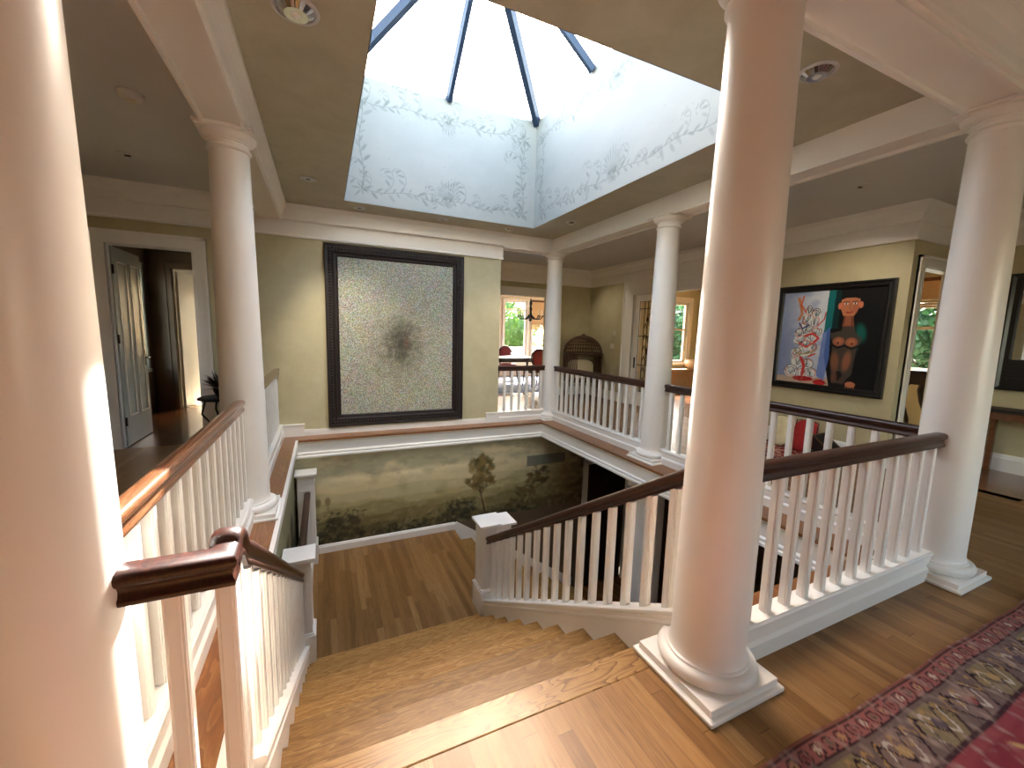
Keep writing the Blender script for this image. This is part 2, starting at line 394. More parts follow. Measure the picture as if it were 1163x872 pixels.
# wall behind the painting, with the passage door
def wall_y(y0,y1,x0,x1,z0,z1,holes):
    """wall slab between y0..y1 with openings (xa,xb,za,zb)"""
    m=MB(); xs=sorted({x0,x1}|{h[0] for h in holes}|{h[1] for h in holes})
    for a,b in zip(xs,xs[1:]):
        hs=sorted((h[2],h[3]) for h in holes if h[0]<=a+1e-6 and h[1]>=b-1e-6); z=z0
        for za,zb in hs:
            if za>z: m.box(a,b,y0,y1,z,za)
            z=zb
        if z<z1: m.box(a,b,y0,y1,z,z1)
    return m
def swapxy(m): m.v=[(y,x,z) for x,y,z in m.v]; return m
def wall_x(x0,x1,y0,y1,z0,z1,holes): return swapxy(wall_y(x0,x1,y0,y1,z0,z1,holes))
DOOR=(-3.59,-2.83,-.02,2.29)
struct('wall_far',wall_y(FW,5.05,-4.2,1.055,-.02,HC,[DOOR]),M['plaster'])
struct('wall_left',wall_x(-4.35,-4.2,-4.,5.05,0,HC,[]),M['plaster'])
struct('wall_near',wall_y(-4.15,-4.,-4.35,5.77,0,HC,[(1.6,3.4,.6,2.3)]),M['plaster'])  # opening for the added fill window
struct('wall_right',wall_x(4.38,4.5,1.25,7.2,0,HC,[(3.75,5.65,0,2.28)]),M['plaster'])
struct('wall_corner',wall_y(1.25,1.37,4.5,5.77,0,HC,[(4.61,5.42,0,2.286)]),M['plaster'])
struct('wall_mirror',wall_x(5.62,5.77,-4.,1.25,0,HC,[]),M['plaster'])
struct('wall_rear',wall_y(7.2,7.35,.9,8.,0,HC,[(1.3,3.2,0,2.26),(6.4,7.62,.74,2.38)]),M['plaster'])
struct('wall_side',wall_x(.9,1.055,5.05,7.2,0,HC,[]),M['plaster'])
# rooms beyond
wall_s=struct('wall_sunroom',wall_x(8.,8.12,1.25,7.35,0,HC,[(1.7,3.4,.95,2.3)]).box(5.77,8.,1.25,1.37,0,HC),M['plaster'])
struct('wall_dining',wall_y(11.5,11.65,-1.,6.5,0,HC,[(2.95,3.78,.62,2.51),(3.99,4.85,.62,2.51),(5.06,5.92,.62,2.51)]),M['cream'])
struct('wall_dining_left',wall_x(-1.12,-1.,7.35,11.65,0,HC,[(8.2,10.6,.6,2.4)]).box(-1.12,.9,7.2,7.35,0,HC),M['cream'])
struct('wall_dining_right',wall_x(6.5,6.62,7.35,11.65,0,HC,[(8.2,10.6,.6,2.4)]),M['cream'])
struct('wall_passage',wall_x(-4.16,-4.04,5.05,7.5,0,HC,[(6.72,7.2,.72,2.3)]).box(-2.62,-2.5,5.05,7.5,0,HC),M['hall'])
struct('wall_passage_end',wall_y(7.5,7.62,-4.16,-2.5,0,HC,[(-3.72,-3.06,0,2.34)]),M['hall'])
struct('wall_bedroom',wall_x(-5.2,-5.08,7.5,10.,0,HC,[]).box(-5.2,-2.9,10.,10.12,0,HC).box(-1.9,-1.,10.,10.12,0,HC).box(-2.9,-1.9,10.,10.12,0,.9).box(-2.9,-1.9,10.,10.12,2.2,HC).box(-1.12,-1.,7.5,10.,0,HC).box(-2.5,-1.,7.5,7.62,0,HC).box(-5.2,-4.16,7.5,7.62,0,HC),M['offwhite'])  # back wall opening holds the added bedroom window
struct('floor_bedroom',MB().box(-5.2,-1,7.62,10.,-.2,0),M['linen'])
# stairwell below
def lower_walls():
    m=MB().box(-1.98,-1.86,0,MUR,LOW,-.2).box(-1.98,5.2,-.1,0,LOW,-.2).box(5.1,5.2,0,MUR+.2,LOW,-.2)
    m.box(-1.98,2.66,MUR+.004,MUR+.12,LOW,-.02).box(2.66,5.2,MUR+.3,MUR+.4,LOW,-.2).box(3.75,5.2,MUR+.004,MUR+.12,LOW,-.2).box(2.66,3.75,MUR+.004,MUR+.12,-.75,-.2)
    return m
struct('wall_stairwell',lower_walls(),M['hall'])  # dark material puts the lack of light below into the wall colour
struct('ceiling_lower',MB().box(RX+.06,5.2,.25,MUR+.4,-.26,-.2).box(.1,5.2,0,.22,-.26,-.2),M['offwhite'])

# ceilings
c=MB()
G_=.006
c.box(-1.905,SX0-G_,.1,4.79,HC,HC+.1).box(SX1+G_,1.905,.1,4.79,HC,HC+.1).box(SX0-G_,SX1+G_,.1,SY0-G_,HC,HC+.1).box(SX0-G_,SX1+G_,SY1+G_,4.79,HC,HC+.1)
struct('ceiling',c,M['ceilplaster'])
c=MB().box(-4.35,-1.905,-4.15,5.05,HC,HC+.1).box(1.905,5.77,-4.15,1.37,HC,HC+.1).box(1.905,4.5,1.37,7.35,HC,HC+.1).box(.9,1.905,4.79,7.35,HC,HC+.1).box(-1.905,1.905,-4.15,.1,HC,HC+.1).box(-1.905,.9,4.79,5.05,HC,HC+.1)
struct('ceiling_corridor',c,M['offwhite'])
c=MB().box(4.5,8.12,1.37,7.35,HC-.12,HC+.1); struct('ceiling_sunroom',c,M['cream'])
c=MB().box(-1.12,6.62,7.35,11.65,HC,HC+.1); struct('ceiling_dining',c,M['cream'])
c=MB().box(-5.2,-.9,5.05,10.12,HC,HC+.1); struct('ceiling_passage',c,M['offwhite'])

# beams, crowns, fascias
b=MB()
def bead_strip(b,x0,x1,y0,y1): b.box(x0,x1,y0,y1,HS-.024,HS+.002)
b.box(-2.155,-1.905,-.13,4.86,HS,HC+.02).box(1.905,2.155,-.13,5.03,HS,HC+.02).box(-2.155,2.155,-.135,.11,HS,HC+.02).box(-1.905,2.155,4.785,5.03,HS,HC+.02)
for x in (-2.155,-1.928,1.905,2.133): bead_strip(b,x,x+.022,.1,4.79 if abs(x)<2 else 4.86)
for y in (-.135,.088): bead_strip(b,-1.9,1.9,y,y+.022)
bead_strip(b,1.06,1.9,4.785,4.807); bead_strip(b,1.06,1.9,5.008,5.03)
cove=[(0,0),(.012,0),(.018,.02),(.022,.05),(.036,.09),(.06,.125),(.075,.14),(.075,.185),(0,.185)]
b.prism([(a*.85,z) for a,z in cove],(-1.905,.11,HS),(-1.905,4.785,HS),(1,0,0))
b.prism([(a*1.5,z) for a,z in cove],(-2.155,-.135,HS),(2.155,-.135,HS),(0,-1,0))
struct('trim_beams',b,M['white'])
CROWN=[(0,2.555),(.03,2.555),(.034,2.572),(.022,2.58),(.022,2.745),(.04,2.752),(.05,2.78),(.066,2.83),(.1,2.87),(.112,2.885),(.118,HC),(0,HC)]
m=MB()
m.mould(CROWN,(-4.2,FW,0),(1.055,FW,0),(0,-1,0),1,1).mould(CROWN,(1.055,FW,0),(1.055,7.2,0),(1,0,0),-1,-1)
m.mould(CROWN,(4.38,1.25,0),(4.38,7.2,0),(-1,0,0),-1,-1).mould(CROWN,(4.38,1.25,0),(5.62,1.25,0),(0,-1,0),-1,-1).mould(CROWN,(5.62,-4,0),(5.62,1.25,0),(-1,0,0),1,-1).mould(CROWN,(1.055,7.2,0),(4.38,7.2,0),(0,-1,0),1,-1)
m.mould(CROWN,(-4.2,-4,0),(-4.2,FW,0),(1,0,0),1,-1).mould(CROWN,(-4.2,-4,0),(5.62,-4,0),(0,1,0),1,-1)
struct('trim_crown',m,M['white'])
m=MB()
BASE=[(0,0),(.024,0),(.024,.15),(.018,.165),(.018,.18),(.008,.2),(0,.2)]
m.mould(BASE,(4.38,1.25,0),(4.38,3.45,0),(-1,0,0),-1,0).prism(BASE,(4.38,5.95,0),(4.38,7.2,0),(-1,0,0)).prism(BASE,(5.62,-4,0),(5.62,1.25,0),(-1,0,0))
m.mould(BASE,(4.38,1.25,0),(4.49,1.25,0),(0,-1,0),-1,0).prism(BASE,(5.55,1.25,0),(5.62,1.25,0),(0,-1,0)).prism(BASE,(3.4,7.2,0),(4.38,7.2,0),(0,-1,0))
m.prism(BASE,(-2.69,FW,0),(-2.08,FW,0),(0,-1,0)).prism(BASE,(-4.2,FW,0),(-3.73,FW,0),(0,-1,0)).prism(BASE,(-4.2,-4,0),(-4.2,FW,0),(1,0,0))
struct('baseboard_upper',m,M['white'])
# low base under the painting with its two raised ends
m=MB().box(-1.98,.86,4.862,FW,0,.062).box(-1.98,.86,4.868,FW,.062,.082)
for x0,x1 in ((-1.985,-1.735),(.84,1.07)):
    m.box(x0,x1,4.85,FW,0,.15).box(x0-.004,x1+.004,4.842,FW,.15,.166)
struct('baseboard_far',m,M['white'])
# wood ledges round the opening and the white fascias below
m=MB().box(-1.985,LX-.03,.1,4.86,-.02,.004).box(LX-.03,RX+.03,FY+.03,4.865,-.02,.004).box(RX+.03,1.985,.25,4.86,-.02,.004).box(SXR+.1,RX+.03,.1,.27,-.02,.004)
m.box(RX+.01,RX+.04,.25,FY+.03,-.022,.004).box(LX-.03,RX+.03,FY,FY+.04,-.022,.004)
struct('trim_ledge',m,M['ledge'])
m=MB().box(LX-.03,LX,.22,FY+.01,-.05,.006)
FAS=[(0,-.022),(.035,-.022),(.035,-.034),(.022,-.045),(.014,-.055),(.014,-.165),(.03,-.175),(.034,-.19),(.022,-.2),(.04,-.215),(.04,-.235),(.02,-.25),(0,-.25)]
m.prism(FAS,(-1.86,FY+.05,0),(RX+.07,FY+.05,0),(0,-1,0)).prism(FAS,(RX+.05,.25,0),(RX+.05,FY+.07,0),(-1,0,0)).prism(FAS,(SXR+.1,.235,0),(RX+.07,.235,0),(0,1,0))
m.box(-1.86,1.8,FY+.05,MUR+.1,-.25,-.01).box(RX+.05,RX+.15,.2,MUR,-.25,-.01).box(-1.86,-1.83,.22,MUR,-.2,-.03)
struct('trim_fascia',m,M['white'])
# landing baseboard
m=MB()
LB=[(0,0),(.022,0),(.022,.085),(.014,.098),(.014,.106),(.004,.118),(0,.118)]
m.prism(LB,(-1.61,MUR,LAND),(.30,MUR,LAND),(0,-1,0))
q=[(.30,LAND-.22),(.30,LAND+.1),(.33,LAND+.118),(.36,LAND+.1),(2.5,LAND+.1-2.14*.6656),(2.5,LAND-.3-2.14*.6656)]
m.add([(x,y,z) for y in (MUR-.021,MUR) for x,z in q],[tuple(range(6)),tuple(range(6,12))[::-1]]+[(i,(i+1)%6,6+(i+1)%6,6+i) for i in range(6)])
struct('baseboard_landing',m,M['white'])
m=MB().box(2.66,2.76,MUR-.03,MUR+.02,LOW,-.75).box(3.65,3.75,MUR-.03,MUR+.02,LOW,-.75).box(2.66,3.75,MUR-.03,MUR+.02,-.85,-.75)
struct('trim_lower_door',m,M['white'])

# casings round openings
def casing_y(m,y,d,x0,x1,z1,w=.13,z0=0,sill=False):
    """flat casing with an outer back band on a wall face at y, standing out by d"""
    for (a0,a1) in ((x0-w,x0),(x1,x1+w)):
        m.box(a0,a1,y,y+d,z0,z1+w)
        o=a0 if a0<x0 else a1-.03
        m.box(o,o+.03,y,y+d*1.7,z0,z1+w)
        i=a1-.018 if a0<x0 else a0
        m.box(i,i+.018,y,y+d*1.35,z0,z1)
    m.box(x0,x1,y,y+d,z1,z1+w).box(x0-w,x1+w,y,y+d*1.7,z1+w-.03,z1+w).box(x0,x1,y,y+d*1.35,z1,z1+.018)
    return m
def casing_x(m,x,d,y0,y1,z1,w=.13,z0=0):
    t=casing_y(MB(),x,d,y0,y1,z1,w,z0); swapxy(t); m.add(t.v,t.f); return m
m=casing_y(MB(),FW,-.022,-3.59,-2.83,2.29,.14); m.box(-3.6,-3.585,FW,5.05,0,2.3).box(-2.835,-2.82,FW,5.05,0,2.3).box(-3.6,-2.82,FW,5.05,2.285,2.3)
struct('trim_passage_door',m,M['white'])
m=casing_x(MB(),4.38,-.025,3.75,5.65,2.28,.3); m.box(4.37,4.51,3.74,3.76,0,2.29).box(4.37,4.51,5.64,5.66,0,2.29).box(4.37,4.51,3.74,5.66,2.27,2.29)
struct('trim_double_door',m,M['white'])
m=casing_y(MB(),1.25,-.02,4.61,5.42,2.286,.12); m.box(4.6,4.62,1.25,1.37,0,2.29).box(5.41,5.43,1.25,1.37,0,2.29).box(4.6,5.43,1.25,1.37,2.28,2.3)
struct('trim_sunroom_door',m,M['white'])
m=casing_y(MB(),7.2,-.02,1.3,3.2,2.26,.18); struct('trim_dining_opening',m,M['white'])
m=casing_y(MB(),7.5,-.02,-3.72,-3.06,2.34,.1); struct('trim_passage_end',m,M['hall'])  # dark hall material stands in for shade on this unlit casing

# ------------------------------------------------------------------ windows
def window(name,axis,plane,depth,a0,a1,z0,z1,sashes=1,transom=None,fw=.07,mat='cream',casein=.1,side=-1):
    """framed window in a wall opening: frame, sashes, one pane per light"""
    def put(m):
        if axis=='x': swapxy(m)
        return m
    p0,p1=plane,plane+depth; root=None; fr=MB()
    y0,y1=(p0+.03,p0+.09)
    fr.box(a0,a0+fw,y0,y1,z0,z1).box(a1-fw,a1,y0,y1,z0,z1).box(a0+fw,a1-fw,y0,y1,z0,z0+fw).box(a0+fw,a1-fw,y0,y1,z1-fw,z1)
    if casein: casing_y(fr,plane if side<0 else plane+depth,-.02 if side<0 else .02,a0,a1,z1,casein,z0-.02); fr.box(a0-casein,a1+casein,plane-.05 if side<0 else plane+depth,plane if side<0 else plane+depth+.05,z0-.05,z0)
    cells=[]
    zs=[z0+fw]+([transom] if transom else [])+[z1-fw]
    for i in range(1,sashes):
        x=a0+(a1-a0)*i/sashes; fr.box(x-fw/2,x+fw/2,y0,y1,z0+fw,z1-fw)
    for t in zs[1:-1]: fr.box(a0+fw,a1-fw,y0,y1,t-.025,t+.025)
    root=put(fr).build(name,M[mat]); root['kind']='structure'
    for i in range(sashes):
        xa=a0+(a1-a0)*i/sashes+fw*.45; xb=a0+(a1-a0)*(i+1)/sashes-fw*.45
        for za,zb in zip(zs,zs[1:]):
            g=put(MB().box(xa,xb,p0+.055,p0+.061,za-.01,zb+.01)); g.build('pane',M['glass'],root)
    return root
window('window_2','y',11.5,.15,3.99,4.85,.62,2.51,1,2.22,.06,'palewood',.06)
window('window_3','y',11.5,.15,5.06,5.92,.62,2.51,1,2.22,.06,'palewood',.06)
window('window_4','y',11.5,.15,2.95,3.78,.62,2.51,1,2.22,.06,'palewood',.06)
window('window_5','y',7.2,.15,6.4,7.62,.74,2.38,2,1.65,.07,'palewood',.13)
window('window_6','x',8.,.12,1.7,3.4,.95,2.3,1,1.71,.06,'cream',.1)
window('window_8','x',-4.16,.12,6.72,7.2,.72,2.3,1,1.75,.05,'doorpaint',.07,side=1)
window('window_9_fill','y',-4.15,.15,1.6,3.4,.6,2.3,2,1.8,.06,'white',.1,side=1)  # unseen window added behind the camera as fill light
window('window_10','x',-1.12,.12,8.2,10.6,.6,2.4,3,1.9,.06,'cream',.1,side=1)
window('window_11','x',6.5,.12,8.2,10.6,.6,2.4,3,1.9,.06,'cream',.1)
window('window_12_added','y',10.,.12,-2.9,-1.9,.9,2.2,1,1.8,.06,'doorpaint',.1)  # unseen window, added to light the door at the passage end

# ------------------------------------------------------------------ skylight shaft with painted vine scrolls
def scroll_canvas(w,h,step,seed):
    c=Canvas(w,h,step,(152,153,148)); r=np.random.default_rng(seed)
    n=fbm(c.nx,c.ny,7,5,5,seed); c.blend((n-.35)*.9,(139,143,140)); c.blend((fbm(c.nx,c.ny,12,8,4,seed+1)-.5)*1.2,(159,157,152))
    INK=(98,106,100)
    def leaf(x,y,a,L): c.leaf(x,y,a,L,L*.34,INK,.25+.4*r.random())
    def curl(x,y,a,sgn,R):
        pts=[];L=0;px,py,ang=x,y,a
        for k in range(16):
            pts.append((px,py)); st=R*.24*(1-k/22.); px+=math.cos(ang)*st; py+=math.sin(ang)*st; ang+=sgn*(.2+k*.045)
        c.stroke(pts,.006,INK,.6,.7,True)
        for k in (2,4,6,8): leaf(pts[k][0],pts[k][1],a+sgn*(.6+.25*k)+PI*.15*sgn,R*(.55-.03*k))
        c.ell(px,py,.011,.011,INK,.5,.5)
    def run(x0,y0,x1,y1):
        L=math.hypot(x1-x0,y1-y0); a=math.atan2(y1-y0,x1-x0); N=max(3,int(L/.05)); pts=[]
        for k in range(N+1):
            t=k/N; o=.022*math.sin(t*L*9+seed); pts.append((x0+(x1-x0)*t-math.sin(a)*o,y0+(y1-y0)*t+math.cos(a)*o))
        c.stroke(pts,.0065,INK,.62,.7)
        for i,(x,y) in enumerate(pts):
            s=1 if i%2 else -1
            if i%4==1: curl(x,y,a+s*(.4+.8*r.random()),s*(1 if r.random()<.7 else -1),.12+.14*r.random())
            leaf(x,y,a+s*(.3+.9*r.random()),.05+.1*r.random())
    mx,my=.2,.17
    run(mx,my,w-mx,my); run(mx,h-my*1.5,w-mx,h-my*1.5); run(mx,my,mx,h-my*1.5); run(w-mx,my,w-mx,h-my*1.5)
    for cy_,sg,N,R0 in ((my,1,13,.3),(h-my*1.5,-1,9,.2)):   # palmettes in the middle of the runs
        for k in range(N):
            a=.25+k*(PI-.5)/(N-1); L=R0*(.55+.5*math.sin(a))*(.85+.3*r.random()); b=(a-PI/2)*.35
            pts=[(w/2+math.cos(a-b*t)*L*t,cy_+sg*math.sin(a-b*t)*L*t) for t in np.linspace(.12,1,8)]
            c.stroke(pts,.011,INK,.6,.8,True); c.leaf(pts[3][0],pts[3][1],sg*a,L*.42,.026,INK,.35)
            if k%2: c.leaf(w/2,cy_,-sg*a,.1,.024,INK,.4)
    for sx in (mx,w-mx):
        for sy in (my,h-my*1.5):
            for k in range(7): c.leaf(sx,sy,k*PI*2/7+.4,.08+.07*r.random(),.028,INK,.5)
    for k in range(60): c.leaf(w*r.random(),h*r.random(),r.random()*6.3,.03+.03*r.random(),.012,INK,.25)
    return c
cw=scroll_canvas(SX1-SX0,HT-HC,.0065,3).mesh('wall_skylight_far',M['shaft'],(SX0,SY1,HC),(1,0,0),(0,0,1)); cw['kind']='structure'
cw=scroll_canvas(SY1-SY0,HT-HC,.0075,5).mesh('wall_skylight_right',M['shaft'],(SX1,SY1,HC),(0,-1,0),(0,0,1)); cw['kind']='structure'
cw=scroll_canvas(SY1-SY0,HT-HC,.014,8).mesh('wall_skylight_left',M['shaft'],(SX0,SY0,HC),(0,1,0),(0,0,1)); cw['kind']='structure'
cw=scroll_canvas(SX1-SX0,HT-HC,.014,9).mesh('wall_skylight_near',M['shaft'],(SX1,SY0,HC),(-1,0,0),(0,0,1)); cw['kind']='structure'
m=MB().box(SX0-.1,SX0-.004,SY0-.1,SY1+.1,HC+.1,HT).box(SX1+.004,SX1+.1,SY0-.1,SY1+.1,HC+.1,HT).box(SX0,SX1,SY0-.1,SY0-.004,HC+.1,HT).box(SX0,SX1,SY1+.004,SY1+.1,HC+.1,HT)
struct('wall_skylight_outer',m,M['offwhite'])
RG=[Vector((.056,2.12,5.38)),Vector((.056,3.05,5.38))]
cor=[Vector((SX0,SY0,HT)),Vector((SX1,SY0,HT)),Vector((SX1,SY1,HT)),Vector((SX0,SY1,HT))]
XM=(SX0+SX1)/2
fr=MB().box(SX0-.1,SX0-.006,SY0-.1,SY1+.1,HT,HT+.03).box(SX1+.006,SX1+.1,SY0-.1,SY1+.1,HT,HT+.03).box(SX0-.01,SX1+.01,SY0-.1,SY0-.006,HT,HT+.03).box(SX0-.01,SX1+.01,SY1+.006,SY1+.1,HT,HT+.03)
sky=struct('window_1',fr,M['offwhite'])
def bar(p,q,w,h):
    d=(q-p).normalized(); s=d.cross(Vector((0,0,1))).normalized()*w/2; u=s.cross(d).normalized()*h
    if u.z>0: u=-u
    return MB().add([p+s,p-s,p-s*.5+u,p+s*.5+u,q+s,q-s,q-s*.5+u,q+s*.5+u],[(0,1,2,3),(4,7,6,5),(0,4,5,1),(1,5,6,2),(2,6,7,3),(3,7,4,0)])
N_,F_=RG
P_=lambda x,y: Vector((x,y,HT))
for p,q in ((cor[0],N_),(cor[1],N_),(cor[2],F_),(cor[3],F_)): bar(p,q,.13,.07).build('glazing_bar',M['bluemetal'],sky)
for p,q in ((P_(XM,SY0),N_),(P_(XM,SY1),F_),(P_(SX1,3.0),F_),(P_(SX0,3.0),F_),(P_(SX1,2.16),N_),(P_(SX0,2.16),N_)): bar(p,q,.095,.06).build('glazing_bar',M['bluemetal'],sky)
bar(N_+Vector((0,-.03,0)),F_+Vector((0,.03,0)),.12,.07).build('ridge_bar',M['bluemetal'],sky)
for poly in ((cor[0],P_(XM,SY0),N_),(P_(XM,SY0),cor[1],N_),(cor[2],P_(XM,SY1),F_),(P_(XM,SY1),cor[3],F_),(cor[1],P_(SX1,2.16),N_),(P_(SX1,2.16),P_(SX1,3.),F_,N_),(P_(SX1,3.),cor[2],F_),(cor[3],P_(SX0,3.),F_),(P_(SX0,3.),P_(SX0,2.16),N_,F_),(P_(SX0,2.16),cor[0],N_)):
    n=(poly[1]-poly[0]).cross(poly[2]-poly[0]).normalized()*.006; o=Vector((0,0,.012)); k=len(poly)
    MB().add([p+o for p in poly]+[p+o+n for p in poly],[tuple(range(k)),tuple(range(k,2*k))[::-1]]+[(i,(i+1)%k,k+(i+1)%k,k+i) for i in range(k)]).build('glass_pane',M['glass'],sky)

# ------------------------------------------------------------------ mural in the stairwell
def mural():
    x0,z0=-1.86,LAND+.1; w,h=2.66-x0,-.24-z0
    c=Canvas(w,h,.0085,(176,172,142)); n1=fbm(c.nx,c.ny,9,5,6,21); n2=fbm(c.nx,c.ny,22,12,5,22); n3=fbm(c.nx,c.ny,60,24,3,23)
    U=c.X/w; V=c.Y/h
    P=lambda x,z:(x-x0,z-z0)
    c.blend(np.clip((V-.45)*1.3+(n1-.5)*.8,0,1)*.8,(150,156,142))
    c.blend(np.clip((n1-.5)*4,0,1)*np.clip((V-.5)*4,0,1)*.75,(198,190,158))
    c.blend(np.exp(-((V-.55)/.16)**2)*.6*np.clip(n1*1.6,0,1),(194,178,138))
    for (cx,cz,rx,rz,al) in ((-.62,-.55,.28,.14,.8),(-.35,-.62,.34,.11,.7),(.2,-.6,.4,.1,.6),(-1.2,-.6,.35,.1,.6),(1.5,-.45,.5,.1,.5),(-.6,-.48,.14,.09,.7),(.9,-.4,.5,.08,.5)):
        X,Z=P(cx,cz); c.ell(X,Z,rx,rz,(210,200,168),al,.7,0,n2,1.1); c.ell(X,Z-.06,rx*.8,rz*.6,(158,148,116),al*.6,.8,0,n1,1.)
    def hills(zb,amp,col,al,seed,fx=4):
        prof=zb-z0+amp*(fbm(c.nx,1,fx,1,4,seed)[0]-.5)*2
        c.blend(np.clip((prof[None,:]-c.Y)/.03,0,1)*al*(.75+.5*(n2-.5)),col)
    hills(-.78,.06,(150,146,112),.7,31,5); hills(-.92,.08,(136,128,86),.7,32,6); hills(-1.02,.09,(112,104,64),.75,33,7); hills(-1.15,.1,(88,80,48),.75,34,8); hills(-1.33,.07,(58,54,34),.85,35,10)
    c.blend(np.exp(-((V-.38)/.05)**2)*np.clip((n1-.45)*4,0,1)*.4,(178,160,110))
    c.blend(np.clip((U-.66)*2.6,0,.85)*np.clip(1.1-V*.55,0,1)*np.clip(.45+n2*.9,0,1),(74,62,38))
    c.blend(np.clip((U-.9)*9,0,1)*np.clip((n2-.2)*2,0,1)*.85,(46,38,24))
    # arched bridge
    X,Z=P(-.95,-.98); c.stroke([(X-.35,Z-.06),(X-.2,Z+.02),(X,Z+.05),(X+.2,Z+.01),(X+.45,Z-.06)],.014,(160,148,104),.6)
    def clumps(cx,cz,R,rz,N,cols,seed,s=.08,al=.7):
        r=np.random.default_rng(seed)
        for k in range(N):
            a=r.random()*2*PI; q=math.sqrt(r.random()); X,Z=P(cx+R*q*math.cos(a),cz+rz*q*math.sin(a))
            c.ell(X,Z,s*(.5+r.random()),s*(.4+.6*r.random()),cols[r.integers(len(cols))],al,.6,r.random()*3,n3,1.)
    # the tall tree, the leaning tree
    X,Z=P(.70,-1.06); c.stroke([(X-.01,Z+.15),(X+.02,Z),(X+.06,Z-.15),(X+.11,Z-.36)],.022,(66,54,32),.95,.4); c.stroke([(X+.05,Z-.02),(X+.08,Z-.14),(X+.13,Z-.33)],.010,(150,134,92),.8,.4)
    c.stroke([(X+.03,Z-.05),(X+.13,Z+.1)],.012,(66,54,32),.9); c.stroke([(X+.01,Z),(X-.12,Z+.13)],.012,(66,54,32),.9)
    clumps(.72,-.66,.19,.18,70,[(84,76,42),(108,92,52),(70,66,38),(126,106,62)],41,.075); clumps(.72,-.92,.24,.10,50,[(78,68,38),(112,92,52),(92,78,44)],42,.06)
    X,Z=P(1.40,-1.55); c.stroke([(X,Z),(X+.2,Z+.33),(X+.42,Z+.72)],.012,(140,124,82),.8,.4); c.stroke([(X+.2,Z+.33),(X+.33,Z+.42)],.009,(120,104,66),.8)
    clumps(1.75,-.93,.2,.15,46,[(70,60,34),(92,76,42),(58,52,30)],43,.07); clumps(1.58,-1.16,.22,.09,30,[(62,54,30),(84,70,40)],44,.06); clumps(1.35,-1.38,.2,.09,24,[(58,50,28),(76,64,36)],45,.06)
    # dark shrubs along the foot
    D=[(38,40,28),(48,50,34),(30,32,22),(58,58,40)]
    clumps(-1.42,-1.42,.34,.13,60,D,51,.09,.85); clumps(-1.25,-1.24,.24,.12,40,D,52,.07,.85)
    clumps(-.55,-1.46,.36,.09,46,D,53,.07,.85); clumps(.15,-1.45,.4,.1,50,D,54,.07,.85); clumps(.42,-1.3,.2,.1,34,D,55,.07,.9); clumps(1.2,-1.5,.6,.08,40,D,56,.07,.8)
    r=np.random.default_rng(61)
    for cx,cz,R,rz,N in ((-1.35,-1.28,.36,.2,110),(-.5,-1.42,.4,.1,60),(.4,-1.25,.22,.1,60),(.1,-1.4,.35,.1,40)):
        for k in range(N):
            X,Z=P(cx+R*(r.random()*2-1),cz+rz*(r.random()*2-1)); col=[(34,36,26),(78,76,54),(96,90,64),(44,46,32)][r.integers(4)]
            c.leaf(X,Z,r.random()*PI*1.2-.1,.05+.04*r.random(),.022,col,.75)
    for cx in (-1.6,-1.48):
        X,Z=P(cx,-.9); c.ell(X,Z,.045,.075,(112,104,70),.8,.4); c.stroke([(X,Z-.06),(X,Z-.14)],.006,(100,90,60),.8)
    c.blend((n3-.5)*.35,(214,204,170)); c.blend(np.clip((n2-.5)*1.1,0,.3),(104,94,62))
    c.a=np.clip(c.a*np.array([1.42,1.34,1.22]),0,.9)
    o=c.mesh('wall_mural',M['paint'],(x0,MUR,z0),(1,0,0),(0,0,1)); o['kind']='structure'
    c=Canvas(MUR-1.9,h,.016,(150,144,106)); n=fbm(c.nx,c.ny,9,6,5,71); V=c.Y/h
    c.blend(np.clip((V-.5)*1.6+(n-.5),0,1)*.7,(158,152,120)); c.blend(np.clip((.62-V)*4+(n-.5)*4,0,1)*.95,(44,48,26)); c.blend(np.clip((.4-V)*5+(n-.5)*3,0,1)*.9,(24,28,18))
    o=c.mesh('wall_mural_left',M['paint'],(-1.857,1.9,z0),(0,1,0),(0,0,1)); o['kind']='structure'
mural()

# ================================================================== columns
SHAFT=[(.158,.118),(.152,.128),(.1475,.145),(.146,.17),(.146,.4)]
for i in range(1,13):
    t=i/12; SHAFT.append((.146-.026*t**1.25,.4+(2.6-.4)*t))
SHAFT+=[(.121,2.612),(.129,2.616),(.133,2.624),(.133,2.63),(.129,2.637),(.121,2.641)]
TORUS=[(.178,.0515),(.19,.06),(.197,.074),(.197,.086),(.19,.1),(.176,.109),(.164,.11),(.164,.118),(.158,.122),(.15,.122)]
CAP=[(.119,2.641),(.119,2.668),(.126,2.67),(.126,2.678),(.134,2.68),(.15,2.69),(.162,2.703),(.167,2.716),(.167,2.722)]
def make_column(label):
    t=thing('column',label,'column',(0,0,0))
    MB().lathe(SHAFT,seg=64).build('shaft',M['white'],t,35)
    MB().lathe(TORUS,seg=64).build('base_ring',M['white'],t,35)
    MB().cbox(-.214,.214,-.214,.214,.0,.021,.006).cbox(-.194,.194,-.194,.194,.018,.0515,.003).build('plinth',M['white'],t)
    MB().lathe(CAP,seg=64).build('capital',M['white'],t,35)
    MB().cbox(-.158,.158,-.158,.158,2.72,2.733,.002).cbox(-.1725,.1725,-.1725,.1725,2.733,HS-.0005,.004).build('abacus',M['white'],t)
    return t
cols=[((0,0),'large white column on a square plinth at the head of the stairs'),
      ((-W,0),'nearest white column, filling the left edge of the photo'),
      ((-W,YB),'white column left of the speckled painting, wood ledge at its foot'),
      ((W,YC),'slimmest far white column in front of the dining room opening'),
      ((W,YB),'white column in the middle of the right balustrade before the leaded glass door'),
      ((W,0),'right corner white column beside the dark framed mirror')]
proto=make_column(cols[0][1]); proto['group']='white columns round the stairwell'
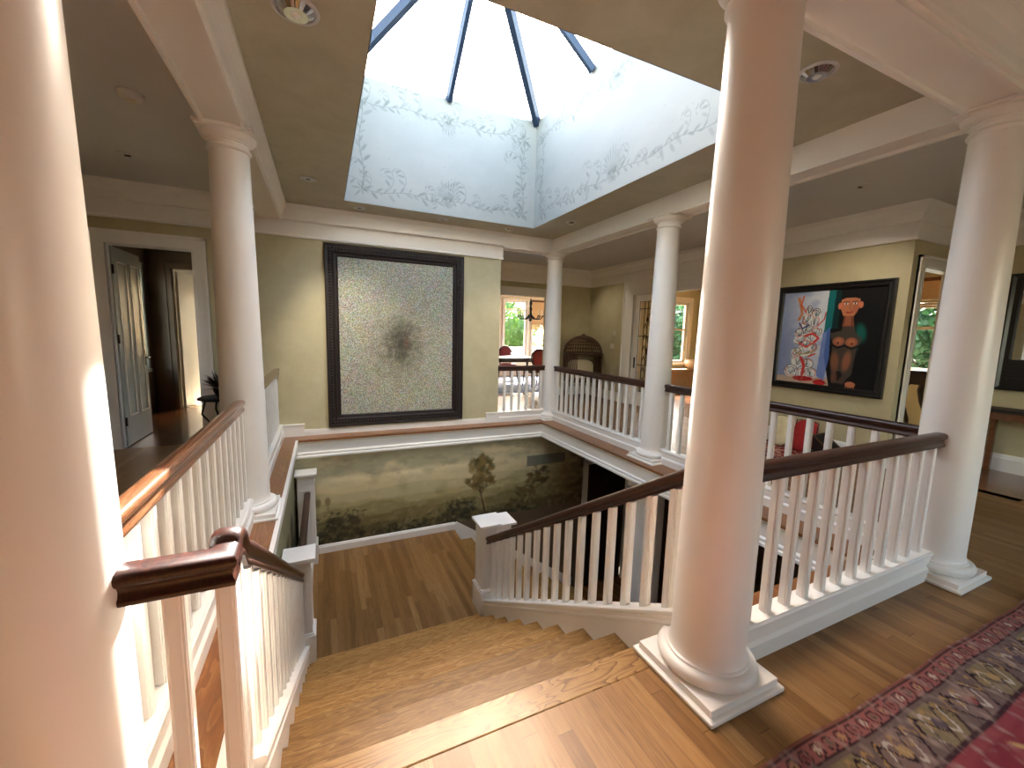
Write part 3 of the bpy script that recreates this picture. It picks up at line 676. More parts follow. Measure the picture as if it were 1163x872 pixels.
for (x,y),lab in cols[1:]:
    c=clone(proto,None,(x,y,0)); c['label']=lab; c['group']='white columns round the stairwell'
    for ch in list(proto.children): clone(ch,c)

# ================================================================== balustrades
RAIL=[(-.026,-.082),(.026,-.082),(.0285,-.078),(.0285,-.068),(.024,-.062),(.0215,-.05),(.024,-.04),(.031,-.034),(.0345,-.026),(.0345,-.016),(.030,-.007),(.018,-.0015),(0,0),(-.018,-.0015),(-.030,-.007),(-.0345,-.016),(-.0345,-.026),(-.031,-.034),(-.024,-.04),(-.0215,-.05),(-.024,-.062),(-.0285,-.068),(-.0285,-.078)]
h=.021; q=[(h,h-.009),(h-.0025,h-.0075),(h-.0025,h-.0025),(h-.0075,h-.0025),(h-.009,h)]
BSEC=[]
for k in range(4):
    for a,b in q:
        for _ in range(k): a,b=-b,a
        BSEC.append((a,b))
def baluster(z0,z1):
    m=MB(); n=len(BSEC); m.add([(a,b,z) for z in (z0,z1) for a,b in BSEC],[(i,(i+1)%n,n+(i+1)%n,n+i) for i in range(n)]+[tuple(range(n))[::-1],tuple(range(n,2*n))]); return m
HR=.91
PANEL=[(-.058,0),(.058,0),(.058,.075),(.046,.09),(.046,.142),(.05,.146),(.053,.152),(.053,.16),(.046,.166),(.044,.172),(-.044,.172),(-.046,.166),(-.053,.16),(-.053,.152),(-.05,.146),(-.046,.142),(-.046,.09),(-.058,.075)]
def balustrade(label,axis,fixed,a0,a1,n,first=None,pitch=.1425,mat='mahog',ext=.012,r0=.137,r1=.137):
    """level balustrade between two column centres or a wall along x or y"""
    P=(lambda a,z:(a,fixed,z)) if axis=='x' else (lambda a,z:(fixed,a,z))
    side=(0,1,0) if axis=='x' else (1,0,0)
    t=thing('balustrade',label,'balustrade',P((a0+a1)/2,0),'level balustrades round the stairwell')
    b0,b1=a0+r0,a1-r1
    MB().prism(RAIL,P(b0-ext,HR),P(b1+ext,HR),side).build('handrail',M[mat],t,40)
    MB().prism(PANEL,P(b0-.01,0),P(b1+.01,0),side).build('base_panel',M['white'],t)
    first=first if first is not None else (a0+a1)/2-(n-1)*pitch/2
    o=None
    for k in range(n):
        if o is None:
            o=baluster(.17,HR-.078).build('baluster',M['white'],t); o.location=Vector(P(first,0))-t.location
            me=o.data; me.transform(Matrix.Translation(t.location))
        else: clone(o,t,Vector(P(first+k*pitch,0))-t.location)
    return t
balustrade('white balustrade between stair head column and right corner column, nearest on the right','x',0,0,W,12,.236,.1425,'mahog')
balustrade('white balustrade on the right side, running to the corner column below the figure painting','y',W,0,YB,15,None,.1425,'mahogy')
balustrade('white balustrade in front of the wicker chair, between the two far right columns','y',W,YB,YC,15,None,.1425,'mahogy')
balustrade('short white balustrade at the dining room opening, far end of the stairwell','x',YC,1.06,W,6,1.17,.133,'mahog',r0=-.002)
balustrade('white balustrade with sunlit wooden handrail along the left passage','y',-W,0,YB,16,None,.14,'walnut')
balustrade('white balustrade behind left column, meeting the wall beside the speckled painting','y',-W,YB,FW-.01,15,None,.148,'walnut',r1=.002)

# ================================================================== staircase
st=thing('staircase','oak stairs with white stringers going down to the landing','staircase',((SXL+SXR)/2,Y0,0))
MB().cbox(SXL+.001,SXR-.001,.098,Y0+.012,-.028,.002,.006).build('nosing_board',M['nosing'],st)
for k in range(1,9):
    y1=Y0+k*RUN; z=-k*RISE
    MB().cbox(SXL-.004,SXR+.004,y1-RUN-.012,y1+.012,z-.03,z,.006).build('tread',M['tread'],st)
for k in range(0,9):
    y=Y0+k*RUN-.016; z=-k*RISE
    MB().box(SXL,SXR,y-.012,y,z-RISE,z-.025).build('riser',M['tread'],st)
MB().box(-1.85,.30,Y0+8*RUN-.015,MUR-.002,LAND-.2,LAND).build('landing',M['oak'],st)
NY0=Y0+8*RUN-.03                        # near face of the newels
sof=MB().add([(x,y,z) for x in (SXL-.02,SXR+.02) for y,z in ((.02,-.205),(.02,-.46),(2.55,LAND-.28),(2.55,LAND-.05))],[(0,1,2,3),(4,7,6,5),(1,5,6,2),(0,4,5,1)])
sof.build('soffit',M['offwhite'],st)
# second flight, down to the right
for k in range(0,9):
    x=.30+k*.27
    MB().box(x-.012,x,2.78,MUR-.024,LAND-(k+1)*RISE,LAND-k*RISE-.02).build('riser',M['tread'],st)
    if k<8: MB().cbox(x-.03,x+.285,2.78,MUR-.024,LAND-(k+1)*RISE-.03,LAND-(k+1)*RISE,.006).build('tread',M['tread'],st)
MB().add([(x,y,z) for y in (2.68,2.78) for x,z in ((.25,LAND+.02),(.25,LAND-.4),(2.6,LOW-.05),(2.6,LOW+.2))],[(0,1,2,3),(4,7,6,5),(0,4,5,1),(1,5,6,2),(2,6,7,3),(3,7,4,0)]).build('stringer',M['white'],st)

SL=-RISE/RUN
curb_z=lambda y:.29+SL*y
rail_z=lambda y:.962+SL*y
def curb(m,xc,hw):
    """closed stringer with a moulded cap on both faces"""
    prof=[(-hw,-.62),(hw,-.62),(hw,-.075),(hw+.007,-.068),(hw+.007,-.055),(hw,-.048),(hw,-.03),(hw+.01,-.02),(hw+.01,-.006),(hw+.004,0),(-hw-.004,0),(-hw-.01,-.006),(-hw-.01,-.02),(-hw,-.03),(-hw,-.048),(-hw-.007,-.055),(-hw-.007,-.068),(-hw,-.075)]
    return m.path(prof,[(xc,.1,curb_z(.1)),(xc,NY0+.02,curb_z(NY0+.02))],(1,0,0))
def newel(parent,xc,yc,hb,zb,zt,cap,panel=True):
    """square newel post: base block, moulding, panelled shaft, cap"""
    hs=hb-.018; zs=zb+.26
    post=MB().cbox(xc-hb,xc+hb,yc-hb,yc+hb,zb,zs,.003).cbox(xc-hs,xc+hs,yc-hs,yc+hs,zs,zt-.035,.003).build('newel_post',M['white'],parent)
    MB().cbox(xc-hb-.006,xc+hb+.006,yc-hb-.006,yc+hb+.006,zs-.018,zs,.005).cbox(xc-hb+.006,xc+hb-.006,yc-hb+.006,yc+hb-.006,zs,zs+.014,.005).build('base_moulding',M['white'],post)
    if panel:
        m=MB(); z0,z1=zs+.06,zt-.12; w=hs-.035
        for dx,dy in ((0,-1),(1,0),(-1,0),(0,1)):
            for (a0,a1,b0,b1) in ((-w,w,z0,z0+.012),(-w,w,z1-.012,z1),(-w,-w+.012,z0,z1),(w-.012,w,z0,z1),(-w,w,z1-.11,z1-.098)):
                if dx==0: m.box(xc+a0,xc+a1,yc+dy*hs-.004,yc+dy*hs+.004,b0,b1)
                else: m.box(xc+dx*hs-.004,xc+dx*hs+.004,yc+a0,yc+a1,b0,b1)
        m.build('panel_moulding',M['white'],post)
    cp=MB().cbox(xc-cap,xc+cap,yc-cap,yc+cap,zt-.028,zt,.004).cbox(xc-cap+.018,xc+cap-.018,yc-cap+.018,yc+cap-.018,zt-.05,zt-.026,.006); 
    cp.build('newel_cap',M['white'],post)
    return post
def stair_side(label,xc,hw,ys,stub):
    t=thing('stair_balustrade',label,'balustrade',(xc,.1,0),'sloping balustrades of the stairs')
    curb(MB(),xc,hw).build('stringer',M['white'],t)
    if stub:
        m=MB(); n=len(RAIL)                          # mitred at the corner, then a small hump before the slope
        P=[(-W+.12,0,HR,0,1),(xc,0,HR,-1,1),(xc,.035,HR+.001,-1,0),(xc,.042,HR+.012,-1,0),(xc,.055,HR+.021,-1,0),(xc,.08,HR+.02,-1,0),(xc,.11,HR+.005,-1,0),(xc,.15,rail_z(.15)-.006,-1,0),(xc,.22,rail_z(.22),-1,0),(xc,NY0+.02,rail_z(NY0+.02),-1,0)]
        vs=[(x+a*sx,y+a*sy,z+b) for x,y,z,sx,sy in P for a,b in RAIL]
        fs=[(k*n+i,k*n+(i+1)%n,(k+1)*n+(i+1)%n,(k+1)*n+i) for k in range(len(P)-1) for i in range(n)]+[tuple(range(n)),tuple(range((len(P)-1)*n,len(P)*n))]
        m.add(vs,fs).build('handrail',M['mahogy'],t,40)
        MB().prism(PANEL,(-W+.12,0,0),(xc+hw,0,0),(0,1,0)).build('base_panel',M['white'],t)
        for x in (-1.80,-1.70): 
            o=baluster(.16,HR-.078); o.v=[(x+v[0],v[1]*1.,v[2]) for v in o.v]; o.build('baluster',M['white'],t)
    else:
        MB().path(RAIL,[(xc,.125,rail_z(.125)),(xc,NY0+.02,rail_z(NY0+.02))],(1,0,0)).build('handrail',M['mahogy'],t,40)
    o=None
    for y in ys:
        if o is None:
            o=baluster(curb_z(y)-.012-.0,rail_z(y)-.078); o.v=[(xc+a,y+b,z) for a,b,z in o.v]; o=o.build('baluster',M['white'],t); y00=y
        else: clone(o,t,Vector((0,y-y00,SL*(y-y00))))
    return t
tr=stair_side('white balustrade with dark sloping handrail, right of the oak stairs','0' and -.014,.05,[.215+.1443*k for k in range(16)],False)
newel(tr,.02,NY0+.115,.12,-8*RISE-.0,-.47,.137,False)
ex=MB().cbox(.06,.225,NY0-.0,NY0+.19,LAND,-.5,.003).cbox(.1,.268,NY0-.045,NY0+.225,-.497,-.472,.004).build('second_newel_post',M['white'],tr)
tl=stair_side('white balustrade with brown sloping handrail, left of the oak stairs','0' and -1.705,.045,[.1+.1443*k for k in range(17)],True)
newel(tl,-1.712,NY0+.107,.107,-8*RISE,-.47,.127,True)
# rail along the landing with its far newel
t=thing('landing_rail','short level wood rail and white newel post at the far left of the landing','railing',(-1.72,3.6,LAND))
newel(t,-1.728,4.58,.115,LAND,-.40,.127,True)
MB().prism(RAIL,(-1.712,NY0+.222,-.64),(-1.712,4.5,-.64),(1,0,0)).build('handrail',M['mahogy'],t,40)
MB().box(-1.757,-1.667,NY0+.222,4.46,LAND,LAND+.2).build('base_panel',M['white'],t)
o=None
for k in range(11):
    y=NY0+.35+k*.145
    if o is None:
        o=baluster(LAND+.19,-.715); o.v=[(-1.712+a,y+b,z) for a,b,z in o.v]; o=o.build('baluster',M['white'],t)
    else: clone(o,t,(0,k*.145,0))
# pilaster carrying the right gallery, lower door
t=thing('pillar','pale square pillar standing below the right gallery, seen between stair balusters','pillar',(2.03,2.45,LOW))
MB().cbox(1.91,2.15,2.33,2.57,LOW,-.44,.006).build('shaft',M['white'],t); MB().cbox(1.87,2.19,2.29,2.61,-.44,-.36,.008).cbox(1.84,2.22,2.26,2.64,-.36,-.262,.008).build('capital',M['white'],t)
MB().cbox(1.87,2.19,2.29,2.61,LOW,LOW+.12,.008).build('base',M['white'],t)
d=MB().box(2.76,3.65,MUR+.05,MUR+.09,LOW+.01,-.85)
for xa,xb in ((2.86,3.16),(3.25,3.55)):
    for za,zb in ((LOW+.2,LOW+1.),(LOW+1.15,-.98)): d.box(xa,xb,MUR+.04,MUR+.05,za,zb)
d=struct('door_1',d,M['darkwood']); MB().ball((2.84,MUR+.02,LOW+1.),.028).build('knob',M['bronze'],d,40)
# vent grille in the mural
v=MB().box(1.535,2.265,MUR-.012,MUR+.002,-.745,-.575)
t=thing('vent_grille','long painted air grille set in the mural under the right gallery','vent',(1.9,MUR,-.74)); v.build('frame',M['grille'],t)
v=MB(); 
for k in range(34): v.box(1.56+k*.0205,1.57+k*.0205,MUR-.016,MUR-.011,-.73,-.59)
v.build('slats',M['grille'],t)

# ================================================================== pictures
def frame_y(m,x0,x1,y,z0,z1,prof):
    """mitred frame on a wall facing -y; prof = (inset from outer edge, stand-out)"""
    n=len(prof); ring=[]
    for a,b in prof: ring.append([(x0+a,y-b,z0+a),(x1-a,y-b,z0+a),(x1-a,y-b,z1-a),(x0+a,y-b,z1-a)])
    vs=[p for r in ring for p in r]; fs=[]
    for i in range(n-1):
        for k in range(4): fs.append((i*4+k,i*4+(k+1)%4,(i+1)*4+(k+1)%4,(i+1)*4+k))
    return m.add(vs,fs)
t=thing('framed_painting','tall pale speckled painting in a wide carved dark frame on the far wall','painting',(-.495,FW,.104))
fr=frame_y(MB(),-1.4375,.4462,FW,.104,2.529,[(0,0),(0,.05),(.012,.056),(.03,.052),(.04,.05),(.085,.048),(.1,.056),(.112,.05),(.118,.034),(.14,.03),(.15,.036),(.158,.03),(.162,.018)]).build('frame',M['blackwood'],t)
m=MB()                                               # carved edge of the frame
for k in range(60):
    z=.17+k*.039
    for x in (-1.4375+.062,.4462-.062): m.ball((x,FW-.05,z),.02,.012,.014,8,5)
for k in range(46):
    x=-1.37+k*.039
    for z in (.104+.062,2.529-.062): m.ball((x,FW-.05,z),.014,.012,.02,8,5)
m.build('carving',M['blackwood'],fr,50)
cx,cz=-.495,1.316
o=MB().box(-.944+.16,.944-.16,-.018,-.004,-1.2125+.155,1.2125-.155); o.v=[(v[0]+cx,v[1]+FW,v[2]+cz) for v in o.v]
e=o.build('canvas',M['speckle'],t); e.data.transform(Matrix.Translation(t.location-Vector((cx,FW,cz)))); e.location=Vector((cx,FW,cz))-t.location

def figure_painting():
    y0,y1,z0,z1=1.345,2.655,.79,2.16
    t=thing('framed_painting','dark framed painting of a pale patterned half and a figure on black','painting',(4.36,(y0+y1)/2,z0))
    PR=[(0,0),(0,.045),(.02,.05),(.04,.04),(.06,.044),(.075,.036),(.085,.02)]
    m=frame_y(MB(),-y1,-y0,0,z0,z1,PR); m.v=[(4.38+b,-a,c) for a,b,c in m.v]
    m.build('frame',M['black'],t)
    w,h=y1-y0-.16,z1-z0-.16
    c=Canvas(w,h,.0042,(150,164,196)); n=fbm(c.nx,c.ny,5,6,5,81); n2=fbm(c.nx,c.ny,30,30,3,82); U=c.X/w; V=c.Y/h
    c.blend(np.clip((U-.08)*4+(n-.5)*2,0,1)*np.clip(.3+V*1.1+(n-.5),0,1),(206,212,222)); c.blend(np.clip((n-.55)*4,0,1)*.6,(120,136,184)); c.blend(np.clip((.3-U)*3,0,1)*np.clip((.75-V)*3,0,1)*.6,(104,116,168))
    c.blend((V<.06+.03*n)*1.,(186,160,140))
    E=lambda x,y:(x*w,y*h)
    def blob(x,y,rx,ry,col,al=1.,rot=0.,soft=.12): c.ell(x*w,y*h,rx*w,ry*h,col,al,soft,rot)
    r=np.random.default_rng(83)
    # pale ribbons, coils and petals
    for (x,y,rx,ry,rot) in ((.27,.60,.07,.09,.3),(.36,.68,.06,.10,-.5),(.24,.48,.09,.06,.2),(.34,.5,.08,.05,-.4),(.29,.36,.09,.07,.1),(.22,.24,.07,.07,.5),(.33,.22,.07,.06,-.3),(.29,.79,.04,.06,0),(.16,.13,.08,.07,.3),(.33,.6,.05,.04,.8),(.21,.55,.05,.05,-.8),(.39,.57,.06,.05,.2),(.3,.44,.06,.04,1.),(.2,.34,.06,.05,.4),(.37,.4,.05,.05,-.3),(.27,.7,.04,.06,.4),(.37,.76,.05,.06,-.7),(.38,.12,.07,.06,-.3),(.28,.1,.06,.08,0)):
        blob(x,y,rx,ry,(226,226,222),.95,rot); blob(x+.01,y-.01,rx*.6,ry*.6,(180,196,206),.6,rot,.5)
        for k in range(3):
            a0=r.random()*6.28; pts=[E(x+rx*(.95-.18*k)*math.cos(a0+j*.34),y+ry*(.95-.18*k)*math.sin(a0+j*.34)) for j in range(10)]
            c.stroke(pts,.006,[(30,30,36),(196,44,36),(60,70,110)][k],.9)
        for k in range(5): 
            a=r.random()*3.1; c.stroke([E(x,y-ry*.5),E(x+rx*.9*math.cos(a),y+ry*.9*math.sin(a))],.004,(46,44,50),.8)
    for pts,wd,col in (([(.17,.93),(.2,.84),(.22,.76),(.19,.7)],.022,(196,120,60)),([(.22,.95),(.2,.86),(.26,.78)],.014,(206,90,44)),([(.28,.52),(.36,.55),(.42,.5),(.38,.45)],.018,(204,46,36)),([(.22,.44),(.3,.4),(.36,.44)],.014,(214,60,44)),
        ([(.26,.28),(.3,.2),(.29,.1)],.024,(196,36,32)),([(.34,.3),(.4,.33)],.014,(206,60,40)),([(.4,.63),(.46,.7),(.47,.77)],.01,(190,70,60)),([(.2,.66),(.24,.6),(.3,.64)],.012,(40,50,120)),([(.17,.36),(.24,.32),(.32,.33),(.4,.36)],.01,(160,148,80))):
        c.stroke([E(*p) for p in pts],wd,col,.95,.4)
    blob(.3,.055,.12,.03,(170,30,36)); blob(.48,.03,.07,.035,(196,40,44)); c.stroke([E(.42,.03),E(.5,.05),E(.56,.02)],.006,(30,20,26),.9)
    # dark half with a teal edge
    c.poly([E(.5,1.01),E(1.01,1.01),E(1.01,-.01),E(.58,-.01),E(.5,.3)],(13,12,14)); c.poly([E(.48,1.01),E(.56,1.01),E(.54,.6),E(.47,.55)],(24,112,112)); c.poly([E(.55,1.01),E(.6,1.01),E(.6,.6),E(.54,.6)],(10,44,46))
    c.poly([E(.46,.55),E(.53,.62),E(.55,.3),E(.52,.05),E(.44,.1)],(84,116,190),.8)
    blob(.82,.56,.06,.12,(18,100,92),.8,.2,.6); blob(.79,.45,.04,.1,(14,80,76),.7,0,.6)
    SK=(190,118,82); SD=(122,70,50); GR=(74,66,60)
    c.poly([E(.66,.66),E(.75,.66),E(.77,.56),E(.84,.5),E(.8,.4),E(.79,.28),E(.78,.14),E(.7,.04),E(.6,.04),E(.57,.28),E(.57,.45),E(.53,.55),E(.64,.58)],GR,.85)
    blob(.625,.47,.06,.05,(150,92,68)); blob(.745,.465,.06,.05,(150,92,68)); blob(.625,.47,.045,.04,SK,.8,0,.6); blob(.745,.465,.045,.04,SK,.8,0,.6)
    blob(.62,.455,.014,.014,(110,56,44)); blob(.75,.45,.014,.014,(110,56,44))
    c.stroke([E(.555,.44),E(.62,.405),E(.685,.43),E(.75,.4),E(.82,.43)],.014,(12,11,13),.95,.3)
    blob(.61,.26,.05,.13,(132,86,64),.9,.1,.5); blob(.72,.27,.05,.13,(146,94,70),.9,-.1,.5); blob(.66,.12,.035,.05,(12,11,13),.9); blob(.62,.1,.04,.07,(120,76,58),.7,0,.6); blob(.7,.07,.04,.05,(84,62,54),.7,0,.6)
    c.poly([E(.655,.78),E(.73,.78),E(.75,.62),E(.64,.62)],SD); c.poly([E(.67,.78),E(.71,.78),E(.72,.63),E(.66,.63)],(154,92,66))
    blob(.69,.835,.085,.10,SK); c.poly([E(.607,.9),E(.78,.9),E(.772,.8),E(.74,.73),E(.64,.73),E(.61,.8)],SK); blob(.6,.83,.02,.035,(206,120,90)); blob(.79,.835,.022,.035,(206,120,90))
    blob(.74,.82,.04,.09,(170,98,70),.8,0,.6); c.poly([E(.595,.885),E(.62,.99),E(.77,.99),E(.795,.885),E(.74,.91),E(.65,.91)],(18,14,14))
    for ex in (.655,.735): blob(ex,.85,.02,.01,(238,228,214)); blob(ex,.85,.009,.01,(20,16,16)); c.stroke([E(ex-.025,.868),E(ex+.025,.87)],.006,(40,24,20),.9)
    c.stroke([E(.695,.85),E(.69,.8),E(.705,.795)],.005,(122,66,48),.9); c.stroke([E(.665,.765),E(.69,.76),E(.72,.768)],.011,(150,40,40),.9)
    blob(.78,.04,.05,.03,SK)
    for k in range(4): c.stroke([E(.75+.022*k,.045),E(.742+.024*k,.005)],.008,SK,1.)
    c.blend((n2-.5)*.22*(U<.47),(235,230,220))
    c.mesh('canvas',M['canvas'],(4.362,y1-.08,z0+.08),(0,-1,0),(0,0,1),t)
figure_painting()

# mirror and console on the right wall
t=thing('wall_mirror','large mirror in a deep black frame on the right wall, cut by the photo edge','mirror',(5.6,0,.94))
m=frame_y(MB(),-.845,.5,0,.94,2.24,[(0,0),(0,.05),(.02,.058),(.045,.04),(.085,.045),(.1,.03),(.105,.01)]); m.v=[(5.62+b,-a,c) for a,b,c in m.v]
m.box(5.575,5.62,-.42,.77,1.03,1.29)
for k in range(5): m.box(5.565,5.58,-.42,.77,1.06+k*.045,1.075+k*.045)
m.build('frame',M['black'],t); MB().box(5.6,5.61,-.42,.77,1.28,2.16).build('mirror_glass',M['mirror'],t)
t=thing('console_table','narrow wooden console shelf against the wall below the mirror','console table',(5.5,0,0))
MB().cbox(5.3,5.61,-1.,.86,.7,.74,.006).build('top',M['blackwood'],t); MB().cbox(5.33,5.6,-.97,.83,.62,.7,.004).build('apron',M['walnut'],t)
for y in (-.95,.78):
    for x in (5.34,5.56): MB().cbox(x-.025,x+.025,y-.025,y+.025,0,.62,.004).build('leg',M['walnut'],t)

# ================================================================== rug
def rug():
    x0,x1,y0,y1=-1.6,3.5,-2.75,-.375; w,h=x1-x0,y1-y0
    c=Canvas(w,h,.0075,(132,62,70)); n=fbm(c.nx,c.ny,30,8,4,91); n2=fbm(c.nx,c.ny,180,60,2,92); n3=fbm(c.nx,c.ny,6,40,4,93)
    c.blend(np.clip((n3-.45)*4,0,1)*.7,(110,34,48)); c.blend(np.clip((n-.5)*4,0,1)*.5,(178,92,98))
    X,Y=c.X,c.Y; d=np.minimum(np.minimum(X,w-X),np.minimum(Y,h-Y))
    horiz=(np.minimum(Y,h-Y)<=np.minimum(X,w-X)); s=np.where(horiz,X,Y+.7)
    top=d
    def band(a,b,col): c.blend(((top>=a)&(top<b))*1.,col)
    # motifs in the field: lozenges with hooks
    for k in range(12):
        cx,cy=.75+k*.33,h/2+((k%2)-.5)*1.2
        for q,col in ((.14,(128,108,76)),(.1,(74,44,52)),(.06,(196,180,150)),(.03,(120,40,50))):
            c.poly([(cx-q,cy),(cx,cy+q*1.4),(cx+q,cy),(cx,cy-q*1.4)],col,.9)
    for k in range(28):
        c.leaf(.6+k*.2,h-.36-.05*(k%3),2.4,.09,.03,[(190,160,110),(96,60,64),(170,150,140)][k%3],.8)
    # wide grey-mauve guard with olive cartouches
    band(.085,.245,(104,88,84)); 
    ph=(s/.26)%1.; row=np.floor(s/.26).astype(int)
    inw=((top>.1)&(top<.235)); tt=(top-.1)/.135
    car=inw&(np.abs(ph-.5)<.44-.16*np.abs(tt-.5)*2)
    c.blend(car*1.*(row%2==0),(124,110,84)); c.blend(car*1.*(row%2==1),(118,98,94)); c.blend(((inw&(np.abs(np.abs(ph-.5)-(.44-.16*np.abs(tt-.5)*2))<.022)))*1.,(52,38,44))
    zz=inw&(np.abs(tt-.5-.33*np.sin(ph*6.28*2.))<.06)&car; c.blend(zz*.85,(186,178,168)); c.blend((inw&(np.abs(tt-.3-.2*np.sin(ph*6.28*3+row))<.05))*.8,(160,128,82)); c.blend((inw&(np.abs(np.mod(ph*3+tt*1.3,1)-.5)<.06)&(tt>.55))*.8,(66,50,54)); zz=inw&(np.abs(tt-.45-.28*np.sin(ph*6.28*2.+1.9))<.045)&car; c.blend(zz*1.,(44,34,42))
    zz=inw&(np.hypot((ph-.5)*1.7,tt-.5)<.16); c.blend(zz*.8*(row%3==0),(134,62,64)); c.blend(zz*.8*(row%3==1),(164,136,92)); c.blend(zz*1.*(row%3==2),(84,74,84))
    # narrow flowered stripe
    band(.0,.014,(122,78,66)); band(.014,.022,(60,40,44)); band(.022,.078,(142,88,84)); band(.078,.088,(54,36,42)); band(.238,.248,(58,38,44))
    ph=(s/.068)%1.; row=np.floor(s/.068).astype(int); u=(ph-.5)*.068; v=top-.05
    r=np.hypot(u/.023,v/.023); c.blend((np.abs(r-1)<.13)*(top<.078)*(top>.022)*1.,(64,44,48))
    a=np.arctan2(v,u); flower=(r<.5+.22*np.cos(a*5))*(top<.078)*(top>.022)
    for k,col in enumerate(((178,166,150),(104,94,80),(160,126,92),(120,66,66))): c.blend(flower*1.*(row%4==k),col)
    c.blend((r<.16)*(top<.078)*(top>.022)*1.,(70,40,46))
    c.blend((n2-.45)*.8,(70,52,52)); c.blend((n2-.52)*.9,(200,178,168)); c.blend((n-.42)*.7,(112,92,84))
    # worn, slightly wavy pile
    wob=.004*np.sin(X*5.1)+.003*np.sin(X*11.7+1)
    c.Y=c.Y+wob*(c.Y/h)
    o=c.mesh('rug',M['rugmat'],(x0,y0,.011),(1,0,0),(0,1,0),None,.0015*(n2-.5))
    o.rotation_euler=(0,0,0)
    md=o.modifiers.new('pile','SOLIDIFY'); md.thickness=.009; md.offset=-1
    tag(o,'worn red rug with a flowered border on the near oak floor, lower right','rug',kind='thing')
rug()

# ================================================================== ceiling fittings
def downlight(name,label,x,y,r,kind):
    t=thing(name,label,'ceiling light',(x,y,HC),'recessed lights round the skylight')
    MB().lathe([(r*1.28,-.001),(r*1.3,-.006),(r*1.12,-.01),(r*1.02,-.006),(r*1.02,.0)],(x,y,HC),36).build('trim_ring',M['offwhite'],t,40)
    if kind=='big': MB().lathe([(r*1.0,-.003),(r*1.04,-.006),(r*.92,-.012),(r*.8,-.01),(r*.55,-.004),(r*.3,-.0015),(.001,-.0012)],(x,y,HC),36).build('reflector',M['chrome'],t,40); b=MB().ball((x,y,HC-.012),r*.32,r*.32,.012,14,8).build('bulb',M['glassy'],t,40)
    else: MB().lathe([(r,-.004),(r*.5,-.003),(.001,-.003)],(x,y,HC),24).build('lens',M['offwhite'],t,40); MB().cbox(x-.02,x+.02,y-.009,y+.009,HC-.009,HC-.003,.002).build('slot',M['black'],t)
    return t
M['glassy']=material('frosted_bulb',rgba(225,225,220),.25)
def can(label,x,y,r):
    """deep recessed light whose chrome cone shows below the ceiling line"""
    t=thing('recessed_light',label,'ceiling light',(x,y,HC),'recessed lights round the skylight')
    MB().lathe([(r*1.22,-.0005),(r*1.24,-.005),(r*1.1,-.012),(r,-.01),(r,-.0005)],(x,y,HC),40).build('trim_ring',M['offwhite'],t,40)
    m=MB(); n=20; pr=[]
    for k in range(n):
        a0,a1=2*PI*k/n,2*PI*(k+.86)/n
        P=lambda a,rr,z:(x+rr*math.cos(a),y+rr*math.sin(a),HC+z)
        b=len(m.v); m.add([P(a0,r*.98,-.008),P(a1,r*.98,-.008),P(a1,r*.62,-.03),P(a0,r*.62,-.03)],[(0,1,2,3)])
    m.build('reflector',M['chrome'],t); MB().lathe([(r*.62,-.03),(r*.6,-.022),(r*.3,-.02),(.001,-.02)],(x,y,HC),30).build('baffle',M['chrome'],t,40)
    MB().ball((x,y,HC-.02),r*.34,r*.34,.022,16,8).build('bulb',M['glassy'],t,40)
can('chrome recessed light at the top edge of the photo, left of the skylight',-1.549,1.288,.085)
can('chrome recessed light on tan ceiling right of the nearest tall column',1.085,.46,.08)
for lab,x,y,r in (('small round light far left of the skylight, beside the left beam',-1.569,3.756,.06),('small round light between the speckled painting frame corner and skylight',-1.021,4.559,.06),
    ('small round light under the middle of the far skylight edge',.04,4.55,.06)): downlight('recessed_light',lab,x,y,r,'s')
for lab,x,y in (('shiny small light left of the far corner column',1.015,4.52),('shiny small light over the right balustrade near the far column',1.596,3.774)): can(lab,x,y,.055)
def sprinkler(label,x,y):
    t=thing('sprinkler',label,'sprinkler',(x,y,HC),'ceiling sprinklers'); MB().lathe([(.075,-.0005),(.072,-.006),(.03,-.01),(.001,-.01)],(x,y,HC),28).build('cover_plate',M['offwhite'],t,40); MB().cbox(x-.022,x+.022,y-.012,y+.012,HC-.02,HC-.009,.003).build('head',M['black'],t)
sprinkler('round sprinkler cover on the left passage ceiling',-3.023,3.885); sprinkler('round sprinkler cover on the right passage ceiling',3.283,1.288)
t=thing('smoke_detector','pale smoke detector on the left passage ceiling','smoke detector',(-2.585,2.603,HC))
MB().lathe([(.07,-.0005),(.07,-.012),(.06,-.03),(.045,-.042),(.001,-.044)],(-2.585,2.603,HC),32).build('housing',M['offwhite'],t,40); MB().lathe([(.03,-.043),(.028,-.05),(.001,-.05)],(-2.585,2.603,HC),20).build('sensor_cap',M['plate'],t,40)

# ================================================================== left passage
d=thing('door_2','grey-white panelled door standing open into the dark left passage','door',(-3.585,4.95,0),kind='structure')
lf=MB().cbox(-3.61,-3.566,4.95,5.71,.01,2.27,.003).build('leaf',M['doorpaint'],d)
m=MB()
for ya,yb in ((5.04,5.28),(5.38,5.62)):
    for z0,z1 in ((.34,2.12),):
        for xs in (-3.612,-3.566):
            for (a0,a1,b0,b1) in ((ya,yb,z0,z0+.018),(ya,yb,z1-.018,z1),(ya,ya+.018,z0,z1),(yb-.018,yb,z0,z1)): m.box(xs-.003,xs+.008,a0,a1,b0,b1)
m.build('panel_moulding',M['white'],d)
for z in (.3,1.25,2.02): MB().cbox(-3.57,-3.555,4.93,4.96,z-.05,z+.05,.003).build('hinge',M['bronze'],d)
MB().tube([(-3.566,5.66,1.0),(-3.52,5.66,1.0),(-3.51,5.64,1.0),(-3.51,5.54,1.005)],.009).cbox(-3.57,-3.56,5.64,5.68,.9,1.1,.003).build('lever_handle',M['bronze'],d,40)
d=thing('door_3','white bedroom door at the end of the left passage','door',(-3.7,7.6,0),kind='structure')
